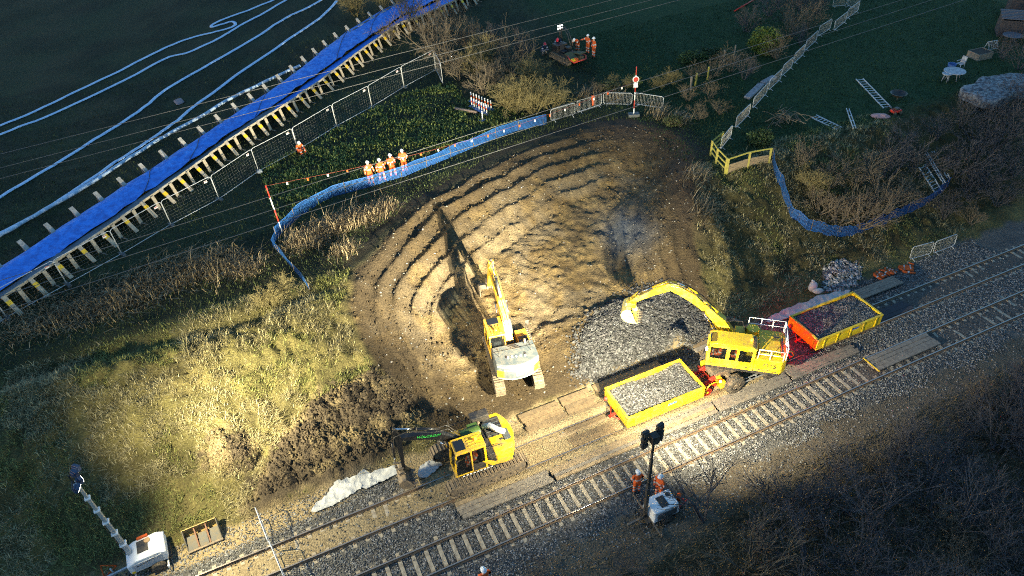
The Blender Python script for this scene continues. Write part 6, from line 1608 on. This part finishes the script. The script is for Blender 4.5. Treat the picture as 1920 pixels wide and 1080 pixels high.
def shed(label, px, L, Wd, H, rz, slope=.25):
    t = empty('garden_shed', at(*px), rz, label, 'shed')
    for y in (-Wd / 2, Wd / 2):
        for k in range(int(H / .2)): MB().box((0, y, .1 + .2 * k), (L, .04, .185), M_DARKW).build('board', t)
    for x in (-L / 2, L / 2): MB().box((x, 0, H / 2), (.05, Wd - .06, H), M_DARKW).build('end_wall', t)
    for k in range(int(Wd / .3) + 1):
        y = -Wd / 2 - .12 + .3 * k; MB().box((0, y + .14, H + .08 + slope * (y + Wd / 2) * .5), (L + .3, .29, .04), mat('roof_felt', (.07, .07, .08), .7, 0, (.12, .11, .12), 4, .8)).build('roof_board', t)
    MB().box((L * .2, -Wd / 2 - .03, H * .45), (.75, .03, H * .85), M_WOODG).build('door', t)
    return t
shed('dark low shed with a slightly pitched roof at the right edge', (1905, 66), 3.4, 2.0, 1.7, R(-25)); shed('dark shed behind the low one at the top right corner', (1917, 30), 3.0, 2.0, 2.0, R(-25))
p = at(1835, 108); t = empty('planter_box', p, .3, 'brown timber planter box behind the white chair', 'planter'); 
for y in (-.6, .6): MB().box((0, y, .3), (1.6, .05, .6), M_WOODG).build('side_board', t)
for x in (-.8, .8): MB().box((x, 0, .3), (.05, 1.15, .6), M_WOODG).build('end_board', t)
MB().box((0, 0, .5), (1.5, 1.1, .1), mat('soil', (.035, .028, .02), .95)).build('soil', t)
p = at(1860, 98); t = empty('wire_rack', p, .2, 'pale wire rack standing above the covered pool', 'rack'); b = MB(); b.tube([(-.5, 0, .3), (-.5, .35, .9), (.5, .35, .9), (.5, 0, .3)], .03, M_GALVP, 6, True); b.build('rack_frame', t)
for k in range(5): MB().cyl((-.4 + .2 * k, 0, .3), (-.4 + .2 * k, .35, .9), .015, M_GALVP, n=5).build('rack_bar', t)
for x in (-.5, .5): MB().cyl((x, .35, .9), (x, .6, 0), .025, M_GALVP, n=6).build('leg', t)
# slabs, posts and pipes along the dark ditch
for i, (a, c) in enumerate([((1400, 186), (1427, 160)), ((1430, 158), (1452, 146))]):
    A = at(*a, .1); B_ = at(*c, .1); b = MB(); b.beam(A - A, B_ - A, .55, .22, mat('pale_slab', (.30, .29, .30), .85, 0, (.15, .14, .14), 4, .9, bump=.3)); o = b.build('concrete_slab', None, .04); o.location = A; tag(o, ['long pale slab beside the ditch left of the zig-zag barriers', 'shorter pale slab farther along the ditch'][i], 'slab')
A = at(1377, 22, .08); B_ = at(1425, -6, .08); o = MB().cyl((0, 0, 0), B_ - A, .07, M_RED, n=8).build('red_pipe'); o.location = A; tag(o, 'thin red pipe lying on the dark field at the top', 'pipe')
for i, q in enumerate([(1303, 162), (1326, 150), (1295, 170), (1357, 118), (1376, 108)]):
    b = MB(); b.box((0, 0, .55), (.13, .13, 1.3), M_YWOOD if i < 2 else M_WOODG); b.box((0, 0, 1.2), (.12, .12, .04), M_WOODG, None, .6); o = b.build('fence_post', None, .012); o.location = at(*q); o.rotation_euler = (.05 * math.sin(i * 3), .05, i)
    tag(o, ['yellowish stake standing alone in the brambles, left of the slabs', 'tallest yellowish stake in the brambles right of the red and white pole', 'short grey stake in the brambles at the far left of the stakes', 'grey stake below the green bush', 'grey stake closest to the green bush'][i], 'stake', 'stakes in the brambles')
# orange triangle board by the white tower
b = MB(); b.tube([(0, -.35, .02), (0, 0, .85), (0, .35, .02)], .05, M_ORANGE, 6, True); o = b.build('warning_triangle'); o.location = at(208, 1072); o.rotation_euler = (.2, 0, R(-40)); tag(o, 'orange triangular stand in the grass by the white lighting tower', 'stand')
# ================================================================== PLANTS
def branchy(seed, H, stems, spread, levels=3, kids=5, r0=.05, droop=.0, twig=.006, upright=.75, base_r=.25, seg=4):
    """bare shrub: list of tapering three-sided branches as arrays"""
    rng = np.random.default_rng(seed); polys = []
    todo = []
    for i in range(stems):
        a = rng.random() * 2 * math.pi; tilt = spread * (.25 + .75 * rng.random())
        d = np.array([math.cos(a) * math.sin(tilt), math.sin(a) * math.sin(tilt), math.cos(tilt)])
        p = np.array([math.cos(a), math.sin(a), 0]) * base_r * rng.random(); p[2] = -.1
        todo.append((p, d, H * (.55 + .45 * rng.random()) , r0 * (.6 + .5 * rng.random()), 0))
    while todo:
        p, d, L, r, lv = todo.pop()
        pts = [p]; q = p.copy(); dd = d.copy()
        for k in range(seg):
            dd = dd + (rng.random(3) - .5) * .30 + np.array([0, 0, .06 * upright - droop]); dd /= np.linalg.norm(dd)
            q = q + dd * L / seg; pts.append(q.copy())
        rs = np.linspace(r, max(r * .35, twig), seg + 1)
        polys.append((np.array(pts), rs))
        if lv < levels:
            for k in range(max(2, kids - lv - (1 if lv else 0))):
                t = .22 + .75 * (k + rng.random()) / (max(2, kids - lv - (1 if lv else 0)) + 1); i = min(int(t * seg), seg - 1); f = t * seg - i
                bp_ = pts[i] * (1 - f) + pts[i + 1] * f; base = pts[i + 1] - pts[i]; base /= np.linalg.norm(base)
                side = rng.normal(size=3); side -= base * side.dot(base); side /= np.linalg.norm(side)
                nd = base * (.62 + .2 * rng.random()) + side * (.55 + .35 * rng.random()); nd[2] += .12 * upright; nd /= np.linalg.norm(nd)
                todo.append((bp_, nd, L * (.46 + .30 * rng.random()) * (1 - .25 * t), max(rs[i] * .58, twig), lv + 1))
    V = []; F = []; k0 = 0
    ang = np.array([0, 2.094, 4.189])
    for pts, rs in polys:
        K = len(pts); t = np.gradient(pts, axis=0); t /= np.linalg.norm(t, axis=1)[:, None]
        ref = np.array([.3, .9, .1]); y = np.cross(t, ref); y /= np.linalg.norm(y, axis=1)[:, None] + 1e-9; z = np.cross(t, y)
        ring = pts[:, None, :] + (y[:, None, :] * np.cos(ang)[None, :, None] + z[:, None, :] * np.sin(ang)[None, :, None]) * rs[:, None, None]
        V.append(ring.reshape(-1, 3))
        idx = k0 + np.arange(K * 3).reshape(K, 3)
        for j in range(3):
            F.append(np.stack([idx[:-1, j], idx[:-1, (j + 1) % 3], idx[1:, (j + 1) % 3], idx[1:, j]], 1))
        k0 += K * 3
    return np.concatenate(V), np.concatenate(F)
def split_bush(seed, m, H, stems, spread, **k):
    """mesh of the woody stems and mesh of the twigs, so a bush has trunk and crown"""
    V, F = branchy(seed, H, stems, spread, **k)
    def mk(nm, F):
        me = bpy.data.meshes.new(nm); me.vertices.add(len(V)); me.vertices.foreach_set('co', V.astype(np.float32).ravel())
        F = F.astype(np.int32); me.loops.add(F.size); me.loops.foreach_set('vertex_index', F.ravel()); me.polygons.add(len(F)); me.polygons.foreach_set('loop_start', np.arange(0, F.size, 4, dtype=np.int32)); me.update(calc_edges=True); me.materials.append(m)
        return me
    return mk('branches', F)
BV = {}
BV['mossy'] = [split_bush(31 + i, M_BARKG, 2.6, 13, .75, levels=3, kids=6, r0=.05, twig=.0095) for i in range(3)]
BV['brown'] = [split_bush(51 + i, M_BARK, 3.2, 8, .8, levels=3, kids=5, r0=.075, twig=.0095) for i in range(3)]
BV['dark'] = [split_bush(71 + i, M_BARKD, 3.4, 8, .85, levels=3, kids=5, r0=.065, twig=.0095) for i in range(4)]
BV['tall'] = [split_bush(91 + i, M_BARKD, 5.2, 3, .35, levels=4, kids=4, r0=.09, twig=.0095, upright=1.3, base_r=.1) for i in range(2)]
def bush(kind, px, label, s=1.0, group=None, cat='bush', name='bare_bush', dz=0.0, pos=None, k=None):
    p = pos if pos is not None else at(*px)
    t = empty(name, (p.x, p.y, p.z + dz), random.random() * 6.28, label, cat, group)
    me = BV[kind][(k if k is not None else random.randrange(len(BV[kind])))]
    o = mesh_obj('branches', me, t); sc = s * random.uniform(.92, 1.08); o.scale = (sc, sc, sc * random.uniform(.9, 1.05))
    return t
G = 'bare bushes in the thicket beside the blue channel'
for i, (x, y, s, kd) in enumerate([(668, 30, 1.0, 'mossy'), (715, 22, 1.1, 'mossy'), (765, 45, 1.1, 'brown'), (800, 92, 1.15, 'brown'), (845, 60, 1.0, 'brown'), (835, 118, 1.15, 'brown'), (880, 95, 1.0, 'brown'), (890, 140, 1.1, 'mossy'), (925, 112, .95, 'dark'), (935, 165, 1.05, 'brown'), (955, 135, 1.0, 'brown'), (1000, 160, .9, 'mossy'), (905, 178, .9, 'brown'), (860, 150, .8, 'brown'), (975, 120, .8, 'dark'), (750, 15, .9, 'mossy'), (730, 80, .7, 'brown')]):
    bush(kd, (x, y), 'bare twiggy bush in the thicket between the blue channel and the double row of posts', s * 1.2, G)
for i, (x, y, s) in enumerate([(960, 208, 1.15), (1000, 214, 1.25), (1035, 205, 1.0)]): bush('mossy', (x, y), ['left of three yellowish bushes lit above the blue netting', 'middle and fullest of three yellowish bushes lit above the blue netting', 'right of three yellowish bushes, next to the leftmost barrier'][i], s, 'yellowish bushes above the netting')
bush('mossy', (520, 562), 'single pale twiggy bush at the top of the bright bank by the torn netting', .62)
bush('mossy', (510, 575), 'small twiggy bush just left of the torn netting', .5)
G = 'bare bushes in the ditch hedge'
for x, y, s, kd in [(1265, 160, .55, 'mossy'), (1300, 150, .5, 'brown'), (1335, 145, .55, 'brown'), (1370, 135, .6, 'brown'), (1395, 150, .6, 'dark'), (1290, 190, .5, 'brown'), (1330, 185, .5, 'brown'), (1350, 215, .5, 'brown'), (1310, 225, .55, 'brown'), (1400, 60, .9, 'dark'), (1440, 30, 1.0, 'dark'), (1478, 70, .9, 'brown'), (1490, 40, 1.0, 'dark'), (1515, 55, .9, 'brown'), (1530, 25, .9, 'dark'), (1455, 110, .7, 'brown'), (1500, 85, .7, 'dark'), (1240, 165, .5, 'mossy'), (1180, 165, .45, 'mossy'), (1150, 160, .4, 'mossy'), (1120, 175, .4, 'brown')]:
    bush(kd, (x, y), 'bare bush in the tangled hedge between the dark field and the zig-zag barriers', s, G)
G = 'big bare bushes inside the curved netting'
for x, y, s, kd in [(1535, 400, 1.0, 'brown'), (1570, 420, 1.15, 'brown'), (1610, 425, 1.2, 'brown'), (1650, 408, 1.15, 'brown'), (1690, 385, 1.05, 'brown'), (1520, 355, .9, 'mossy'), (1560, 350, 1.05, 'brown'), (1610, 345, 1.1, 'brown'), (1660, 335, 1.1, 'dark'), (1720, 330, 1.0, 'dark'), (1500, 310, .8, 'brown')]:
    bush(kd, (x, y), 'big bare bush inside the curve of dark blue netting', s * .86, G)
G = 'dark bare bushes along the garden edge'
for x, y, s, kd in [(1790, 330, 1.1, 'dark'), (1830, 300, 1.1, 'dark'), (1870, 280, 1.15, 'dark'), (1905, 260, 1.1, 'dark'), (1850, 350, 1.1, 'dark'), (1900, 330, 1.1, 'dark'), (1755, 265, .8, 'dark'), (1800, 240, .8, 'dark'), (1850, 225, .8, 'dark'), (1890, 210, .9, 'dark'), (1815, 375, 1.0, 'dark'), (1870, 385, 1.0, 'dark'), (1770, 410, .7, 'dark'), (1820, 420, .7, 'brown'), (1690, 270, .7, 'dark'), (1910, 130, .9, 'dark'), (1880, 110, .7, 'dark')]:
    bush(kd, (x, y), 'dark bare bush between the garden and the railway at the right edge', s * .86, G)
bush('tall', (1322, 978), 'slender bare tree standing right of the generator body at the foot of the near bank', 1.15, None, 'tree', 'bare_tree', k=0)
for i, (x, y, s) in enumerate([(1540, 960, .8), (1640, 1000, .95), (1790, 1010, 1.0)]): bush('tall', (x, y), ['bare tree rising from the thicket nearest the lower track', 'bare tree in the middle of the bottom right thicket', 'bare tree deepest in the bottom right thicket'][i], s, 'bare trees in the near thicket', 'tree', 'bare_tree')
G = 'bare bushes of the near thicket'
rr = random.Random(5); cnt = 0
for k in range(600):
    u_ = rr.uniform(8, 44); n_2 = rr.uniform(1.5, 14.0)
    if n_2 > 14.2 - max(0, (18 - u_)) * .45: continue
    p = W(u_, n_2); p.z = gz(p.x, p.y)
    if any((p - q).length < 1.15 for q in BV.setdefault('_pts', [])): continue
    BV['_pts'].append(p); cnt += 1
    if cnt > 115: break
    bush('dark' if rr.random() < .8 else 'brown', None, 'bare bush in the dense dark thicket on the near bank at the bottom right', rr.uniform(.55, .85), G, pos=p)
bush('dark', (1180, 1075), 'low bare bush at the bottom edge left of the slender tree', .4); bush('dark', (1010, 1075), 'wispy bare bush at the bottom edge beside the lone worker', .3)

# leafy evergreen bush and brambles: leaf-sized faces through the volume
def leaves(C, R3, N, size, col, seed, hollow=.35):
    rng = np.random.default_rng(seed)
    d = rng.normal(size=(N, 3)); d /= np.linalg.norm(d, axis=1)[:, None]
    lump = .75 + .5 * fbm(d[:, 0] * 2.1 + seed, d[:, 1] * 2.1 + d[:, 2] * 1.7, 600 + seed, 3)
    r = (hollow + (1 - hollow) * rng.random(N) ** .5) * lump
    P = d * r[:, None] * np.array(R3); P[:, 2] = np.maximum(P[:, 2], -R3[2] * .8)
    a = rng.normal(size=(N, 3)); a /= np.linalg.norm(a, axis=1)[:, None]; b = np.cross(a, rng.normal(size=(N, 3))); b /= np.linalg.norm(b, axis=1)[:, None] + 1e-9
    s = size * (.6 + .8 * rng.random(N))[:, None]
    V = np.stack([P - a * s, P + b * s * .5, P + a * s, P - b * s * .5], 1) + np.array(C)
    col = np.array(col) * (.55 + .9 * rng.random((N, 1))) * (1 + .15 * (rng.random((N, 3)) - .5))
    return V.reshape(-1, 3), np.arange(N * 4).reshape(N, 4), np.repeat(col, 4, 0)
M_LEAF = attr_mat('leaf', .6, 0)
def leafy(label, px, R3, N, size, col, seed, name='leafy_bush'):
    p = at(*px); t = empty(name, p, 0, label, 'bush')
    V, F, C = leaves((0, 0, R3[2] * .85), R3, N, size, col, seed); o = np_mesh('foliage', V, F, C, M_LEAF); o.parent = t
    b = MB(); 
    for k in range(5): b.tube([(0, 0, -.1), (.2 * math.cos(k * 1.3), .2 * math.sin(k * 1.3), R3[2] * .5), (R3[0] * .5 * math.cos(k * 1.3), R3[1] * .5 * math.sin(k * 1.3), R3[2] * 1.1)], [.05, .04, .015], M_BARK, 5)
    b.build('stem', t)
leafy('round leafy green bush standing in the hedge at the top', (1432, 100), (1.5, 1.4, 1.3), 5200, .085, (.085, .12, .02), 3)
leafy('green ivy clump at the left end of the hedge', (1300, 118), (1.6, .9, .6), 2200, .08, (.03, .06, .018), 4)
leafy('green ivy clump right of the first in the hedge', (1330, 108), (1.2, .7, .5), 1500, .08, (.03, .055, .018), 5)
leafy('small green bramble beside the red and white pole', (1188, 160), (.7, .6, .5), 900, .07, (.08, .11, .03), 6)
leafy('low green bramble left of the pole among dry stems', (1140, 168), (1.0, .7, .45), 900, .07, (.07, .08, .03), 7)
leafy('low green bush in front of the yellow timber fence', (1425, 272), (1.0, .8, .7), 1800, .08, (.035, .06, .018), 8)
leafy('brambles at the right rim of the hollow', (1262, 235), (.8, .6, .45), 800, .07, (.07, .08, .03), 9)
# heap of cut branches beside the zig-zag barriers
t = empty('branch_pile', at(1478, 228), 0, 'heap of cut branches on the lawn beside the zig-zag barriers', 'branch pile'); rb = random.Random(9)
for k in range(46):
    a = rb.uniform(-.5, .5) + (.9 if k % 2 else 1.9); L = rb.uniform(.9, 2.0); c = Vector((rb.gauss(0, .6), rb.gauss(0, .4), rb.uniform(.1, .75))); d = Vector((math.cos(a), math.sin(a), rb.uniform(-.15, .15))) * L / 2
    MB().tube([c - d, c + d * .2 + Vector((0, 0, .08)), c + d], [.03, .024, .01], M_BARK, 4).build('branch', t)

# grasses: real blades, far too many to count
def blades(name, label, u, n, L, wd, lean, colA, colB, up=1.0, seed=0, dirn=None, cat='grass', dz=0.0):
    rng = np.random.default_rng(seed); N = len(u); P = to_P(u, n, dz)
    a = rng.random(N) * 2 * math.pi if dirn is None else dirn + rng.normal(size=N) * .9
    ln = L[0] + (L[1] - L[0]) * rng.random(N); ln = ln * (.55 + .9 * fbm(u * .8, n * .8, 700 + seed, 3)); th = lean * (.25 + .75 * rng.random(N))
    dx, dy, dzv = np.cos(a) * np.sin(th), np.sin(a) * np.sin(th), np.cos(th) * up
    sx, sy = -np.sin(a), np.cos(a); w = wd * (.6 + .8 * rng.random(N))
    mid = P + np.stack([dx * ln * .45, dy * ln * .45, dzv * ln * .55], 1)
    tip = P + np.stack([dx * ln, dy * ln, dzv * ln * .82], 1)
    S = np.stack([sx * w, sy * w, np.zeros(N)], 1)
    V = np.stack([P - S, P + S, mid + S * .8, mid - S * .8, tip], 1)
    k = (np.arange(N) * 5)[:, None]
    F = np.concatenate([k + np.array([[0, 1, 2]]), k + np.array([[0, 2, 3]]), k + np.array([[3, 2, 4]])], 0)
    t = rng.random((N, 1)) ** 1.2; C = np.array(colA) * (1 - t) + np.array(colB) * t; C = C * (.6 + .8 * rng.random((N, 1)))
    return np_mesh(name, V.reshape(-1, 3), F, np.repeat(C, 5, 0), attr_mat('blade', .7, 0), False, 'stuff', label, cat)
def not_dug(u, n, pad=.2):
    z, s = smooth_h(u, n); k = s < -pad
    for P in SPOIL: k &= sdf(u, n, P) < .3
    return k
# dry matted grass on the bank
N = 280000
u, n = scatter_un(N, -26, 46, 24.6, 36); x_ = u * DU[0] + n * DN[0]
k = not_dug(u, n) & (RNG.random(N) < .12 + .88 * sstep(.36, .56, fbm(u * 1.1, n * 1.1, 120, 3))) & (RNG.random(N) < np.where(u > 14, .55, 1)) & ((n > 25.3) | (RNG.random(N) < .25)) & (sdf(u, n, PB) < 0)
u, n = u[k], n[k]
gr = sstep(.47, .64, fbm(u * .35, n * .35, 121, 3)) > RNG.random(len(u)) * .9
blades('dry_grass', 'dry matted straw coloured grass over the railway bank', u[~gr], n[~gr], (.16, .56), .012, 1.3, (.12, .10, .048), (.38, .33, .175), .8, 1)
blades('green_bank_grass', 'greener tufts of grass mixed into the dry bank', u[gr], n[gr], (.12, .38), .014, 1.15, (.075, .078, .022), (.25, .25, .075), .85, 2)
# tall dead stems along the top of the bank
cs = []
for (px, py, ns, rad) in [(45, 612, 800, 2.0), (120, 590, 900, 2.0), (175, 580, 900, 1.8), (235, 560, 1000, 1.9), (290, 530, 1100, 1.9), (340, 508, 1100, 1.8), (390, 500, 1200, 1.7), (430, 497, 1000, 1.3), (465, 505, 500, 1.0), (560, 455, 800, 1.1), (595, 440, 900, 1.2), (630, 425, 700, 1.1), (660, 412, 700, 1.0), (690, 405, 700, 1.0), (720, 392, 500, .9), (640, 470, 500, 1.0), (1300, 330, 300, .9), (1315, 390, 300, .9), (1100, 180, 250, .9), (1150, 185, 250, .9), (1230, 215, 300, .9), (1270, 225, 300, .9)]:
    p = at(px, py); uu, nn = UN(p.x, p.y); ns = int(ns * .75); cs.append(np.stack([uu + RNG.normal(size=ns) * rad * .5, nn + RNG.normal(size=ns) * rad * .55], 1))
cs = np.concatenate(cs)
blades('dead_stems', 'tall dead straw stems along the top of the bank', cs[:, 0], cs[:, 1], (.4, 1.5), .014, 1.35, (.12, .092, .055), (.42, .33, .20), 1.0, 3, -.7)
# short field grass and leafy weeds on the plateau
N = 150000
u, n = scatter_un(N, -30, 40, 35.5, 75); d_ = RNG.random(N) < .25 + .75 * sstep(70, 40, n)
k = not_dug(u, n, .8) & d_; u, n = u[k], n[k]
blades('field_grass', 'short dark green grass covering the field', u, n, (.10, .26), .016, .9, (.022, .032, .010), (.065, .085, .022), 1.0, 4)
N = 60000
u, n = scatter_un(N, 0, 26, 37, 58)
P1 = poly_un([(470, 330), (640, 240), (830, 140), (870, 190), (1000, 225), (760, 300), (560, 400), (500, 420)])
k = (sdf(u, n, P1) > -.5 * RNG.random(N)) & not_dug(u, n, .6) & (RNG.random(N) < .2 + .8 * sstep(.42, .6, fbm(u * .9, n * .9, 130, 3))); u, n = u[k], n[k]
blades('leafy_weeds', 'low leafy green weeds between the wire fence and the netting', u, n, (.12, .34), .045, 1.0, (.07, .095, .02), (.22, .25, .065), 1.0, 5, cat='weeds')
# lawn, near bank, trackside
N = 70000
u, n = scatter_un(N, 29, 75, 34, 62); u2, n2 = scatter_un(50000, 6, 46, 0, 15.0); 
k2 = (n2 < 14.6 - np.maximum(0, 18 - u2) * .2) | (RNG.random(len(u2)) < .25); u2, n2 = u2[k2], n2[k2]
blades('lawn_grass', 'short lawn grass around the ladders', u, n, (.08, .2), .018, .9, (.012, .034, .010), (.030, .065, .018), 1.0, 6)
blades('near_bank_grass', 'rough brown grass under the near thicket', u2, n2, (.2, .6), .016, 1.1, (.05, .042, .022), (.16, .12, .06), .9, 7)
